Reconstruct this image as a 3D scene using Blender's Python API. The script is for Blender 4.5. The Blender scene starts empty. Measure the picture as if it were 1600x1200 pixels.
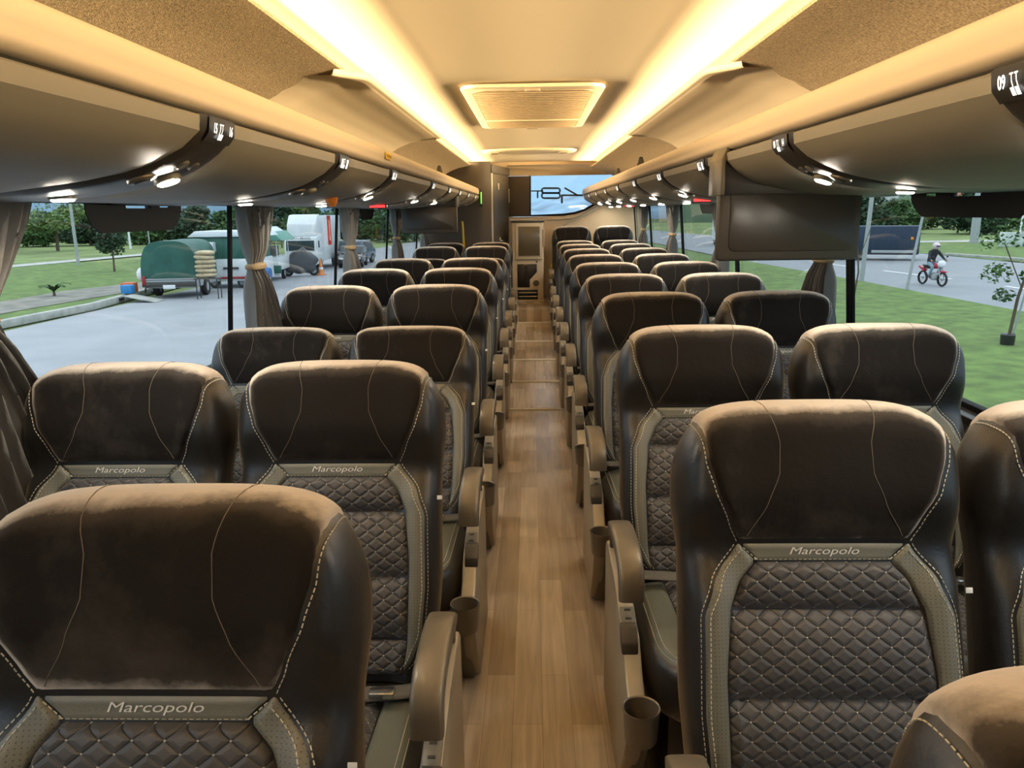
import bpy, bmesh, math, random
from mathutils import Vector, Matrix
random.seed(7)
C = bpy.context.scene.collection
SC = bpy.context.scene
PI = math.pi

# ------------------------------------------------------------------ camera
FPX = 1200.0
CAMX, CAMZ = -0.02, 1.38
th = math.atan(270 / FPX); ps = math.atan(34 / FPX * math.cos(th)); ro = math.radians(0.8)
fw = Vector((-math.sin(ps) * math.cos(th), math.cos(ps) * math.cos(th), -math.sin(th)))
r0 = Vector((math.cos(ps), math.sin(ps), 0))
u0 = Vector((-math.sin(ps) * math.sin(th), math.cos(ps) * math.sin(th), math.cos(th)))
rr = math.cos(ro) * r0 - math.sin(ro) * u0
uu = math.cos(ro) * u0 + math.sin(ro) * r0
cam = bpy.data.cameras.new('camera'); cam_o = bpy.data.objects.new('camera', cam); C.objects.link(cam_o)
cam.sensor_width = 36; cam.lens = FPX / 1600 * 36; cam.clip_start = 0.02; cam.clip_end = 2000
M = Matrix((rr, uu, -fw)).transposed().to_4x4(); M.translation = Vector((CAMX, 0, CAMZ))
cam_o.matrix_world = M
SC.camera = cam_o

# ------------------------------------------------------------------ world and exposure
SC.view_settings.view_transform = 'Standard'; SC.view_settings.look = 'None'
SC.view_settings.exposure = 0.72; SC.view_settings.gamma = 1.0
SC.cycles.use_denoising = True
SC.cycles.max_bounces = 8; SC.cycles.diffuse_bounces = 4; SC.cycles.glossy_bounces = 3
SC.cycles.transmission_bounces = 4; SC.cycles.transparent_max_bounces = 12
SC.cycles.caustics_reflective = False; SC.cycles.caustics_refractive = False
SC.cycles.sample_clamp_indirect = 4.0
w = bpy.data.worlds.new('sky'); SC.world = w; w.use_nodes = True
nt = w.node_tree; nt.nodes.clear()
wo = nt.nodes.new('ShaderNodeOutputWorld'); bg = nt.nodes.new('ShaderNodeBackground')
tc = nt.nodes.new('ShaderNodeTexCoord'); sx = nt.nodes.new('ShaderNodeSeparateXYZ')
cr = nt.nodes.new('ShaderNodeValToRGB'); nz = nt.nodes.new('ShaderNodeTexNoise'); mx = nt.nodes.new('ShaderNodeMix'); mx.data_type = 'RGBA'
cr.color_ramp.elements[0].position = 0.10; cr.color_ramp.elements[0].color = (0.24, 0.38, 0.52, 1)
cr.color_ramp.elements[1].position = 0.45; cr.color_ramp.elements[1].color = (1.0, 1.04, 1.10, 1)
nz.inputs['Scale'].default_value = 3.0; nz.inputs['Detail'].default_value = 5
nt.links.new(tc.outputs['Generated'], sx.inputs[0]); nt.links.new(sx.outputs['Z'], cr.inputs[0])
nt.links.new(tc.outputs['Generated'], nz.inputs['Vector'])
mx.blend_type = 'MULTIPLY'; nt.links.new(nz.outputs['Fac'], mx.inputs[0]); nt.links.new(cr.outputs[0], mx.inputs[6]); mx.inputs[7].default_value = (0.78, 0.84, 0.90, 1)
nt.links.new(mx.outputs[2], bg.inputs[0]); bg.inputs[1].default_value = 1.6
nt.links.new(bg.outputs[0], wo.inputs[0])

# ------------------------------------------------------------------ cove lamps (long LED strips in both ceiling gutters)
def cove_lamp(sx, watts=66):
    L = bpy.data.lights.new('cove_lamp', 'AREA'); L.shape = 'RECTANGLE'; L.size = 10.2; L.size_y = .016; L.energy = watts; L.color = (1, .71, .37); L.spread = math.radians(80)
    o = bpy.data.objects.new('cove_lamp', L); C.objects.link(o)
    d = Vector((-sx, 0, .04)).normalized(); yy = Vector((0, 1, 0)); up = yy.cross(d)   # lamp looks along -Z
    Mx = Matrix((yy, (-d).cross(yy), -d)).transposed().to_4x4(); Mx.translation = Vector((sx * .745, 4.2, 1.898)); o.matrix_world = Mx
for sx_ in (-1, 1): cove_lamp(sx_)

# ------------------------------------------------------------------ helpers
def lerp(a, b, t): return a + (b - a) * t
def sstep(x, a, b):
    t = max(0.0, min(1.0, (x - a) / (b - a))); return t * t * (3 - 2 * t)
def tab(pts, x):
    pts = sorted(pts)
    if x <= pts[0][0]: return pts[0][1]
    for (a, va), (b, vb) in zip(pts, pts[1:]):
        if x <= b:
            t = (x - a) / (b - a); t = t * t * (3 - 2 * t) * .35 + t * .65
            return va + (vb - va) * t
    return pts[-1][1]

def mat(name, col, rough=0.5, metal=0.0, sheen=0.0, sheen_tint=(1, 1, 1), coat=0.0, nscale=0, nvar=0.0, bump=0.0, bscale=None, emit=None, estr=0.0, spec=0.5, stretch=None):
    m = bpy.data.materials.new(name); m.use_nodes = True
    n = m.node_tree.nodes; l = m.node_tree.links; b = n['Principled BSDF']
    b.inputs['Base Color'].default_value = (*col, 1); b.inputs['Roughness'].default_value = rough
    b.inputs['Metallic'].default_value = metal; b.inputs['Specular IOR Level'].default_value = spec
    b.inputs['Coat Weight'].default_value = coat
    if sheen: b.inputs['Sheen Weight'].default_value = sheen; b.inputs['Sheen Roughness'].default_value = .35; b.inputs['Sheen Tint'].default_value = (*sheen_tint, 1)
    if emit: b.inputs['Emission Color'].default_value = (*emit, 1); b.inputs['Emission Strength'].default_value = estr
    if nscale or bump:
        t = n.new('ShaderNodeTexCoord'); mp = n.new('ShaderNodeMapping'); l.new(t.outputs['Object'], mp.inputs[0])
        if stretch: mp.inputs['Scale'].default_value = stretch
    if nscale and nvar:
        z = n.new('ShaderNodeTexNoise'); z.inputs['Scale'].default_value = nscale; z.inputs['Detail'].default_value = 4; l.new(mp.outputs[0], z.inputs['Vector'])
        r = n.new('ShaderNodeMapRange'); r.inputs[1].default_value = .3; r.inputs[2].default_value = .7; r.inputs[3].default_value = 1 - nvar; r.inputs[4].default_value = 1 + nvar
        l.new(z.outputs['Fac'], r.inputs[0])
        v = n.new('ShaderNodeVectorMath'); v.operation = 'SCALE'; v.inputs[0].default_value = col; l.new(r.outputs[0], v.inputs['Scale']); l.new(v.outputs[0], b.inputs['Base Color'])
    if bump:
        z2 = n.new('ShaderNodeTexNoise'); z2.inputs['Scale'].default_value = bscale or nscale; z2.inputs['Detail'].default_value = 3; l.new(mp.outputs[0], z2.inputs['Vector'])
        bp = n.new('ShaderNodeBump'); bp.inputs['Strength'].default_value = bump; bp.inputs['Distance'].default_value = .004
        l.new(z2.outputs['Fac'], bp.inputs['Height']); l.new(bp.outputs[0], b.inputs['Normal'])
    return m

def quilt_mat(name, col, px, pz, plane='XZ', dot=(.62, .56, .45)):
    m = bpy.data.materials.new(name); m.use_nodes = True
    n = m.node_tree.nodes; l = m.node_tree.links; b = n['Principled BSDF']
    t = n.new('ShaderNodeTexCoord'); s = n.new('ShaderNodeSeparateXYZ'); l.new(t.outputs['Object'], s.inputs[0])
    def mth(op, a, bb=None, cc=None):
        q = n.new('ShaderNodeMath'); q.operation = op
        for i, v in enumerate((a, bb, cc)):
            if v is None: continue
            if isinstance(v, (int, float)): q.inputs[i].default_value = v
            else: l.new(v, q.inputs[i])
        return q.outputs[0]
    X = s.outputs[0]; Z = s.outputs[2 if plane == 'XZ' else 1]
    a = mth('DIVIDE', X, px); c = mth('DIVIDE', Z, pz)
    p = mth('ADD', mth('ADD', a, c), .5); q = mth('ADD', mth('SUBTRACT', a, c), .5)
    dp = mth('ABSOLUTE', mth('SUBTRACT', mth('FRACT', p), .5)); dq = mth('ABSOLUTE', mth('SUBTRACT', mth('FRACT', q), .5))
    # dp, dq are 0 on the seams
    mn = mth('MINIMUM', dp, dq); mxx = mth('MAXIMUM', dp, dq)
    h = mth('POWER', mth('MULTIPLY', mth('MINIMUM', mn, .25), 4.0), .45)
    isdot = mth('LESS_THAN', mth('ADD', mth('MULTIPLY', dp, dp), mth('MULTIPLY', dq, dq)), .0032)
    bp = n.new('ShaderNodeBump'); bp.inputs['Strength'].default_value = .8; bp.inputs['Distance'].default_value = .004
    l.new(h, bp.inputs['Height']); l.new(bp.outputs[0], b.inputs['Normal'])
    seam = mth('GREATER_THAN', mn, .035)
    mx1 = n.new('ShaderNodeMix'); mx1.data_type = 'RGBA'; mx1.inputs[6].default_value = (col[0] * .25, col[1] * .25, col[2] * .25, 1); mx1.inputs[7].default_value = (*col, 1)
    l.new(seam, mx1.inputs[0])
    mx2 = n.new('ShaderNodeMix'); mx2.data_type = 'RGBA'; mx2.inputs[7].default_value = (*dot, 1)
    l.new(mx1.outputs[2], mx2.inputs[6]); l.new(isdot, mx2.inputs[0]); l.new(mx2.outputs[2], b.inputs['Base Color'])
    b.inputs['Roughness'].default_value = .55; b.inputs['Sheen Weight'].default_value = .35; b.inputs['Sheen Roughness'].default_value = .4
    return m

def perf_mat(name, col, k=.0062):
    m = mat(name, col, .42, bump=.15, bscale=300)
    n = m.node_tree.nodes; l = m.node_tree.links; b = n['Principled BSDF']
    t = n.new('ShaderNodeTexCoord'); v = n.new('ShaderNodeTexVoronoi'); v.inputs['Scale'].default_value = 1 / k; v.inputs['Randomness'].default_value = 0
    mp = n.new('ShaderNodeMapping'); mp.inputs['Scale'].default_value = (1, 0, 1); l.new(t.outputs['Object'], mp.inputs[0]); l.new(mp.outputs[0], v.inputs['Vector'])
    lt = n.new('ShaderNodeMath'); lt.operation = 'GREATER_THAN'; lt.inputs[1].default_value = .13; l.new(v.outputs['Distance'], lt.inputs[0])
    mx1 = n.new('ShaderNodeMix'); mx1.data_type = 'RGBA'; mx1.inputs[6].default_value = (col[0] * .3, col[1] * .3, col[2] * .3, 1); mx1.inputs[7].default_value = (*col, 1)
    l.new(lt.outputs[0], mx1.inputs[0]); l.new(mx1.outputs[2], b.inputs['Base Color'])
    return m

def link(name, me, parent=None, m=None, smooth=True):
    o = bpy.data.objects.new(name, me); C.objects.link(o)
    if m and not me.materials: me.materials.append(m)
    if smooth and me.polygons: me.polygons.foreach_set('use_smooth', [True] * len(me.polygons))
    if parent: o.parent = parent
    return o
def raw(name, vs, fs, m, parent=None, smooth=True, autos=None):
    me = bpy.data.meshes.new(name); me.from_pydata([tuple(v) for v in vs], [], fs); me.update()
    o = link(name, me, parent, m, smooth)
    if autos:
        me.set_sharp_from_angle(angle=math.radians(autos))
    return o
class MB:
    def __init__(s): s.v = []; s.f = []
    def add(s, vs, fs):
        k = len(s.v); s.v += [Vector(v) for v in vs]; s.f += [tuple(i + k for i in f) for f in fs]; return s
    def box(s, c, d, bev=0.0, rot=None, seg=2):
        bm = bmesh.new(); bmesh.ops.create_cube(bm, size=1)
        for v in bm.verts: v.co = Vector((v.co.x * d[0], v.co.y * d[1], v.co.z * d[2]))
        if bev: bmesh.ops.bevel(bm, geom=bm.edges[:] , offset=min(bev, min(d) * .49), segments=seg, affect='EDGES', profile=.5)
        if rot is not None: bm.transform(rot.to_4x4())
        bm.verts.index_update()
        s.add([v.co + Vector(c) for v in bm.verts], [[v.index for v in f.verts] for f in bm.faces]); bm.free(); return s
    def prism(s, poly, a0, a1, axis='X', bev=0.0, seg=2):
        bm = bmesh.new()
        def P(p, a):
            return {'X': (a, p[0], p[1]), 'Y': (p[0], a, p[1]), 'Z': (p[0], p[1], a)}[axis]
        A = [bm.verts.new(P(p, a0)) for p in poly]; B = [bm.verts.new(P(p, a1)) for p in poly]
        bm.faces.new(A); bm.faces.new(B[::-1]); n = len(poly)
        for i in range(n): bm.faces.new((A[i], B[i], B[(i + 1) % n], A[(i + 1) % n]))
        bmesh.ops.recalc_face_normals(bm, faces=bm.faces[:])
        if bev: bmesh.ops.bevel(bm, geom=bm.edges[:], offset=bev, segments=seg, affect='EDGES', profile=.5, clamp_overlap=True)
        bm.verts.index_update()
        s.add([v.co for v in bm.verts], [[v.index for v in f.verts] for f in bm.faces]); bm.free(); return s
    def tube(s, pts, r, n=8, caps=True, flat=None):
        pts = [Vector(p) for p in pts]; rs = r if isinstance(r, (list, tuple)) else [r] * len(pts)
        up = Vector((0, 0, 1)); vs = []; fs = []; prev = None
        for i, p in enumerate(pts):
            t = (pts[min(i + 1, len(pts) - 1)] - pts[max(i - 1, 0)]).normalized()
            if prev is None:
                a = up if abs(t.z) < .9 else Vector((1, 0, 0)); x = t.cross(a).normalized()
            else: x = (prev - t * prev.dot(t)).normalized()
            prev = x; y = t.cross(x)
            for k in range(n):
                an = 2 * PI * k / n; vs.append(p + (x * math.cos(an) + y * math.sin(an) * (flat or 1)) * rs[i])
        for i in range(len(pts) - 1):
            for k in range(n): fs.append((i * n + k, i * n + (k + 1) % n, (i + 1) * n + (k + 1) % n, (i + 1) * n + k))
        if caps: fs.append(tuple(range(n))[::-1]); fs.append(tuple((len(pts) - 1) * n + k for k in range(n)))
        return s.add(vs, fs)
    def lathe(s, prof, c=(0, 0, 0), n=24, axis='Z'):
        vs = []; fs = []
        for (r, z) in prof:
            for k in range(n):
                a = 2 * PI * k / n; q = (r * math.cos(a), r * math.sin(a), z)
                if axis == 'Y': q = (q[0], q[2], q[1])
                if axis == 'X': q = (q[2], q[0], q[1])
                vs.append(Vector(q) + Vector(c))
        for i in range(len(prof) - 1):
            for k in range(n): fs.append((i * n + k, i * n + (k + 1) % n, (i + 1) * n + (k + 1) % n, (i + 1) * n + k))
        return s.add(vs, fs)
    def grid(s, fn, nu, nv):
        vs = [fn(i / nu, j / nv) for j in range(nv + 1) for i in range(nu + 1)]
        fs = [(j * (nu + 1) + i, j * (nu + 1) + i + 1, (j + 1) * (nu + 1) + i + 1, (j + 1) * (nu + 1) + i) for j in range(nv) for i in range(nu)]
        return s.add(vs, fs)
    def loft(s, prof, y0, y1, n=1):   # an x,z profile swept along Y
        ys = [lerp(y0, y1, i / n) for i in range(n + 1)]; k = len(prof)
        return s.add([(p[0], y, p[1]) for y in ys for p in prof], [(i * k + j, i * k + j + 1, (i + 1) * k + j + 1, (i + 1) * k + j) for i in range(n) for j in range(k - 1)])
    def sell(s, c, r, e=4.0, nu=28, nv=14, warp=None):   # superellipsoid
        vs = []; fs = []
        f = lambda t: math.copysign(abs(t) ** (2 / e), t)
        for j in range(nv + 1):
            ph = -PI / 2 + PI * j / nv
            for i in range(nu):
                a = 2 * PI * i / nu
                q = Vector((r[0] * f(math.cos(ph)) * f(math.cos(a)), r[1] * f(math.cos(ph)) * f(math.sin(a)), r[2] * f(math.sin(ph))))
                if warp: q = warp(q)
                vs.append(q + Vector(c))
        for j in range(nv):
            for i in range(nu): fs.append((j * nu + i, j * nu + (i + 1) % nu, (j + 1) * nu + (i + 1) % nu, (j + 1) * nu + i))
        return s.add(vs, fs)
    def build(s, name, m, parent=None, smooth=True, autos=35):
        vs = [tuple(v) for v in s.v]
        me = bpy.data.meshes.new(name); me.from_pydata(vs, [], s.f); me.validate(); me.update()
        o = link(name, me, parent, m, smooth)
        if smooth and autos: me.set_sharp_from_angle(angle=math.radians(autos))
        return o

def text_data(txt, size=1.0, shear=0.0, ext=0.0, sx=1.0, offs=0.0):
    cu = bpy.data.curves.new('t', 'FONT'); cu.body = txt; cu.size = size; cu.shear = shear; cu.extrude = ext; cu.align_x = 'CENTER'; cu.align_y = 'CENTER'; cu.offset = offs; cu.resolution_u = 3
    o = bpy.data.objects.new('t', cu); C.objects.link(o)
    dg = bpy.context.evaluated_depsgraph_get(); me = bpy.data.meshes.new_from_object(o.evaluated_get(dg))
    bpy.data.objects.remove(o); vs = [Vector((v.co.x * sx, v.co.y, v.co.z)) for v in me.vertices]; fs = [tuple(p.vertices) for p in me.polygons]
    bpy.data.meshes.remove(me); bpy.data.curves.remove(cu)
    return vs, fs

def tag(o, label, cat, group=None):
    o['label'] = label; o['category'] = cat
    if group: o['group'] = group
    return o
def thing(name, label, cat, loc=(0, 0, 0), rz=0, group=None):
    o = bpy.data.objects.new(name, None); C.objects.link(o); o.location = loc; o.rotation_euler = (0, 0, rz); o.empty_display_size = .1
    return tag(o, label, cat, group)
def struct(o): o['kind'] = 'structure'; return o
def copy_tree(o, parent=None):
    c = o.copy(); C.objects.link(c)
    if parent: c.parent = parent
    for ch in list(o.children): copy_tree(ch, c)
    return c

# ------------------------------------------------------------------ materials
def velvet():
    # velvet sheen on lit tops put into base colour: pale at grazing views
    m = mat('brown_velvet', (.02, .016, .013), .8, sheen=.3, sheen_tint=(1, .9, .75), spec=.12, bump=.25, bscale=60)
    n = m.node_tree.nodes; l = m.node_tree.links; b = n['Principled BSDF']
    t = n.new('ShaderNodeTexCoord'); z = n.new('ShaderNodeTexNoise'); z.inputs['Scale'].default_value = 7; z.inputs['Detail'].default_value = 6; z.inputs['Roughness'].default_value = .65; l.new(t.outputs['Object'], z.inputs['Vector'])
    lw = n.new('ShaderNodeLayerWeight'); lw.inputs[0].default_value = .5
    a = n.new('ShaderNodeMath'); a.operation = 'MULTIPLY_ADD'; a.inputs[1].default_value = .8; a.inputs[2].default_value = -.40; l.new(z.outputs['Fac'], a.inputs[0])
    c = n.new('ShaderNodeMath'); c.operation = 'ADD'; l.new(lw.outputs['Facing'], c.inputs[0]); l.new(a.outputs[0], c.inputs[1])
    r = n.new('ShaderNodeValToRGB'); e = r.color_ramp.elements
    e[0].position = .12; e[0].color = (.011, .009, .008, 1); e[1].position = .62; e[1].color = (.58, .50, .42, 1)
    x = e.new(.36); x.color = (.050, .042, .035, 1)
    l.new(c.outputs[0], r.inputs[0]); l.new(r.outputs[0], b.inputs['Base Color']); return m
M_velvet = velvet()
M_leather = mat('black_leather', (.015, .014, .013), .38, nscale=40, nvar=.1, bump=.12, bscale=180, sheen=.15, sheen_tint=(1, .8, .5))
M_green = perf_mat('grey_green_perforated_leather', (.155, .15, .115))
M_greens = mat('grey_green_leather', (.155, .15, .115), .42, bump=.12, bscale=250)
M_quilt = quilt_mat('charcoal_quilted_fabric', (.060, .055, .053), .0375, .029)
M_quilt_c = quilt_mat('charcoal_quilted_cushion', (.060, .055, .053), .0375, .033, 'XY')
M_stitch = mat('pale_thread', (.62, .56, .42), .7)
M_text = mat('silver_thread', (.80, .76, .66), .6)
M_bronze = mat('bronze_plastic', (.16, .135, .10), .36, metal=.25, bump=.05, bscale=300)
M_champ = mat('champagne_plastic', (.36, .31, .23), .38, metal=.25)
M_blackp = mat('black_plastic', (.018, .017, .016), .38)
M_dark = mat('dark_grey_plastic', (.055, .047, .038), .42)
M_port = mat('port_plate', (.13, .12, .095), .4)
M_white = mat('white_tag', (.75, .73, .68), .6)
M_belt = mat('seat_belt_webbing', (.10, .095, .085), .6, bump=.2, bscale=400)
M_chrome = mat('chrome', (.6, .58, .55), .2, metal=1)

# ------------------------------------------------------------------ seat
WT = [(0, .200), (.08, .220), (.22, .229), (.38, .227), (.45, .226), (.52, .231), (.60, .235), (.66, .234), (.70, .230)]
TOT = .645 + PI * .055 + .645
def prof(tau):
    if tau <= .645: z = tau; y = 0.0; fr = 1.0
    elif tau <= .645 + PI * .055:
        a = (tau - .645) / .055; y = .055 - .055 * math.cos(a); z = .645 + .055 * math.sin(a); fr = max(0.0, math.cos(a))
    else: z = .645 - (tau - .645 - PI * .055); y = .11; fr = 0.0
    return y, z, fr
def SP(u, tau):
    y, z, fr = prof(tau); au = abs(u)
    head = sstep(z, .44, .56)
    low = 1 - sstep(z, .38, .47)
    if fr > 0:
        y -= fr * (.030 * head + .010 * math.sin(max(0, min(1, z / .42)) * PI))
        y -= fr * .018 * head * sstep(au, .45, .86) * (1 - sstep(au, .9, 1.0))
        y -= fr * .024 * low * sstep(au, .60, .84)
    ym = .055
    k = max(0.0, 1 - au ** 7) ** .33
    y = ym + (y - ym) * k
    W = tab(WT, max(0, min(.70, z)))
    drop = (.075 * au ** 8 + .022 * au ** 3) * sstep(z, .42, .70)
    # neck crease
    return Vector((u * W, y, z - drop))
def SN(u, tau):
    e = .004; u = max(-.985, min(.985, u))
    a = SP(u + e, tau) - SP(u - e, tau); b = SP(u, min(TOT, tau + e)) - SP(u, max(0, tau - e))
    n = a.cross(b); n.normalize(); return n
def SX(x, tau, off=0.0):
    y, z, fr = prof(tau); W = tab(WT, max(0, min(.70, z))); u = max(-.99, min(.99, x / W))
    return SP(u, tau) + SN(u, tau) * off
def panel(tau0, tau1, L, Rr, pad, nx, nt, extra=None, edge=.012, ease=True):
    mb = MB(); ln = tau1 - tau0
    def fn(i, j):
        j2 = j; t = lerp(tau0, tau1, j2); a = L(t); b = Rr(t)
        i2 = .5 - .5 * math.cos(i * PI) if ease else i
        i2 = lerp(i, i2, .6); x = lerp(a, b, i2)
        d = min(x - a, b - x, j2 * ln, (1 - j2) * ln) / edge; d = max(0, min(1, d)); f = math.sqrt(max(0, 1 - (1 - d) ** 2))
        off = -.003 + (pad + .003) * f
        if extra: off += extra(x, t) * f
        return SX(x, t, off)
    return mb.grid(fn, nx, nt)
VH = [(.4675, .137), (.50, .152), (.56, .176), (.62, .190), (.70, .197), (.78, .195), (.95, .19)]
NH = [(.437, .108), (.4675, .137)]
QH = [(.02, .155), (.08, .163), (.25, .165), (.36, .155), (.40, .137), (.437, .108)]
GH = [(.02, .157), (.05, .178), (.10, .195), (.20, .202), (.35, .199), (.41, .180), (.4675, .1385)]
CREASE = [-.03, .09, .2185, .36, .46]
def quilt_bulge(x, t):
    for a, b in zip(CREASE, CREASE[1:]):
        if a <= t < b:
            q = (t - a) / (b - a); return .025 * (math.sin(q * PI) ** .42) - .009
    return 0
def dashes(path, mb, off=.0015, L=.0052, gap=.0028, r=.00085):
    # path: list of (x, tau); lays stitches along it on the backrest surface
    pts = [SX(x, t, off) for x, t in path]
    cum = [0]
    for a, b in zip(pts, pts[1:]): cum.append(cum[-1] + (b - a).length)
    def at(d):
        for i in range(len(cum) - 1):
            if d <= cum[i + 1]:
                q = (d - cum[i]) / max(1e-9, cum[i + 1] - cum[i]); return pts[i].lerp(pts[i + 1], q)
        return pts[-1]
    d = 0
    while d + L < cum[-1]:
        mb.tube([at(d), at(d + L)], r, 4); d += L + gap
def line(fn, t0, t1, n=40): return [(fn(lerp(t0, t1, i / n)), lerp(t0, t1, i / n)) for i in range(n + 1)]

def build_backrest(root):
    mb = MB(); NU, NT = 34, 64
    us = [math.copysign(1 - (1 - abs(a)) ** 2.0, a) for a in [-1 + 2 * i / NU for i in range(NU + 1)]]
    def fn(i, j):
        u = us[int(round(i * NU))]; return SP(u, TOT * j)
    mb.grid(fn, NU, NT)
    bk = mb.build('backrest', M_leather, root, autos=60)
    bk.location = (0, 0, .40)
    # piping where side shell meets the front
    hp = panel(.4675, .95, lambda t: -tab(VH, t), lambda t: tab(VH, t), .005, 26, 34).build('headrest_cover', M_velvet, bk, autos=60)
    hp['label'] = 'brown velvet headrest cover'
    npn = panel(.434, .4675, lambda t: -tab(NH, t), lambda t: tab(NH, t), .004, 20, 6, edge=.005).build('name_band', M_greens, bk, autos=60)
    npn['label'] = 'grey green leather band with embroidered lettering'
    q = panel(.015, .436, lambda t: -tab(QH, t), lambda t: tab(QH, t), .002, 24, 90, quilt_bulge).build('quilted_panel', M_quilt, bk, autos=60)
    q['label'] = 'charcoal quilted fabric with pale dots'
    for s in (-1, 1):
        if s < 0: f = panel(.02, .4675, lambda t: -tab(GH, t), lambda t: -tab(QH, t) if t < .437 else -tab(NH, t), .008, 8, 50, edge=.010, ease=False)
        else: f = panel(.02, .4675, lambda t: tab(QH, t) if t < .437 else tab(NH, t), lambda t: tab(GH, t), .008, 8, 50, edge=.010, ease=False)
        g = f.build('bolster', M_green, bk, autos=60); g['label'] = 'perforated grey green leather bolster'
    st = MB()
    for s in (-1, 1):
        dashes(line(lambda t: s * (tab(GH, t) - .010), .03, .462), st, .0085)
        dashes(line(lambda t: s * (tab(GH, t) + .004), .03, .468), st, .0012)
        dashes(line(lambda t: s * (tab(VH, t) + .003), .470, .80), st, .0012)
        # petal seams on the velvet
    dashes([(lerp(-.112, .112, i / 30), .4395 + .0 * i) for i in range(31)], st, .0035)
    dashes([(lerp(-.104, .104, i / 30), .4335) for i in range(31)], st, .0015)
    for s in (-1, 1):
        dashes([(s * lerp(.108, .134, i / 8), lerp(.4395, .463, i / 8)) for i in range(9)], st, .0035)
    s_ = st.build('stitching', M_stitch, bk)
    sm = MB()
    for s in (-1, 1):
        pts = [(.125, .48), (.095, .53), (.075, .58), (.073, .63), (.085, .68), (.092, .72), (.09, .78)]
        path = [SX(s * x, t, .0052) for x, t in [(tab([(a[1], a[0]) for a in pts], tt), tt) for tt in [lerp(.48, .78, i / 24) for i in range(25)]]]
        MB().tube(path, .0006, 5).build('seam', mat_seam, bk)
    tv, tf = text_data('Marcopolo', .0195, .28, 0, 1.32)
    vs = [SX(v.x, .4535 + v.y * .92, .0052) for v in tv]
    raw('lettering', vs, tf, M_text, bk, smooth=False)
    tg = MB().box((.0, 0, 0), (.011, .002, .009), .0004)
    t_ = tg.build('tag', M_white, bk); t_.location = (.229, -.008, .39); t_['label'] = 'small white label on seat edge'
    tl = MB().lathe([(.0, 0), (.0035, 0), (.0035, .0006), (0, .0006)], (0, 0, 0), 10, 'Y')
    return bk
mat_seam = mat('seam', (.14, .115, .085), .7)

def build_cushion(root):
    def wp(q):
        q = Vector(q)
        if q.y < 0: q.x *= 1 - .14 * (q.y / -.26) ** 4
        q.z += .018 * (-q.y / .26)
        return q
    cu = MB().sell((0, -.225, .335), (.222, .265, .082), 5.0, 44, 22, wp).build('cushion', M_leather, root, autos=60)
    H = (.222, .265, .082)
    def top(x, y, off):
        yy = y + .225; ax = abs(x) / (H[0] * (1 - (.14 * (min(0, yy) / .26) ** 4))); ay = abs(yy) / H[1]
        r = max(0, 1 - (ax ** 5 + ay ** 5)); z = .335 + H[2] * r ** .2 + .018 * (-yy / .26)
        return Vector((x, y, z + off))
    def pad(xl, xr, y0, y1, pd, nx, ny, m, nm, edge=.012):
        def fn(i, j):
            y = lerp(y0, y1, j); a = xl(y); b = xr(y); x = lerp(a, b, i)
            d = max(0, min(1, min(x - a, b - x, y - y0, y1 - y) / edge)); f = math.sqrt(1 - (1 - d) ** 2)
            return top(x, y, -.002 + (pd + .002) * f)
        o = MB().grid(fn, nx, ny).build(nm, m, cu, autos=60); return o
    qw = lambda y: .125 * (1 - max(0, (-y - .30) / .16) ** 3) ** .5 if y < -.30 else .125
    o = pad(lambda y: -qw(y), lambda y: qw(y), -.43, -.02, .012, 16, 30, M_quilt_c, 'quilted_panel', .02)
    gw = lambda y: .198 * (1 - max(0, (-y - .30) / .185) ** 4) ** .4 if y < -.30 else .198
    for s in (-1, 1):
        if s < 0: o = pad(lambda y: -gw(y), lambda y: -qw(y) if y > -.43 else 0, -.47, -.03, .012, 8, 36, M_green_c, 'bolster')
        else: o = pad(lambda y: qw(y) if y > -.43 else 0, lambda y: gw(y), -.47, -.03, .012, 8, 36, M_green_c, 'bolster')
    for s in (-1, 1):
        st = MB()
        pts = [top(s * (gw(y) - .012), y, .0125) for y in [lerp(-.455, -.04, i / 70) for i in range(71)]]
        for k in (0, 1):
            d = 0; P2 = [p + Vector((s * .012 * k, 0, -.004 * k)) for p in pts]
            for a, b in zip(P2, P2[1:]): st.tube([a, a.lerp(b, .65)], .0009, 4)
        st.build('stitching', M_stitch, cu)
    return cu
M_green_c = mat('grey_green_leather_cushion', (.12, .125, .095), .40, bump=.12, bscale=250)

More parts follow.
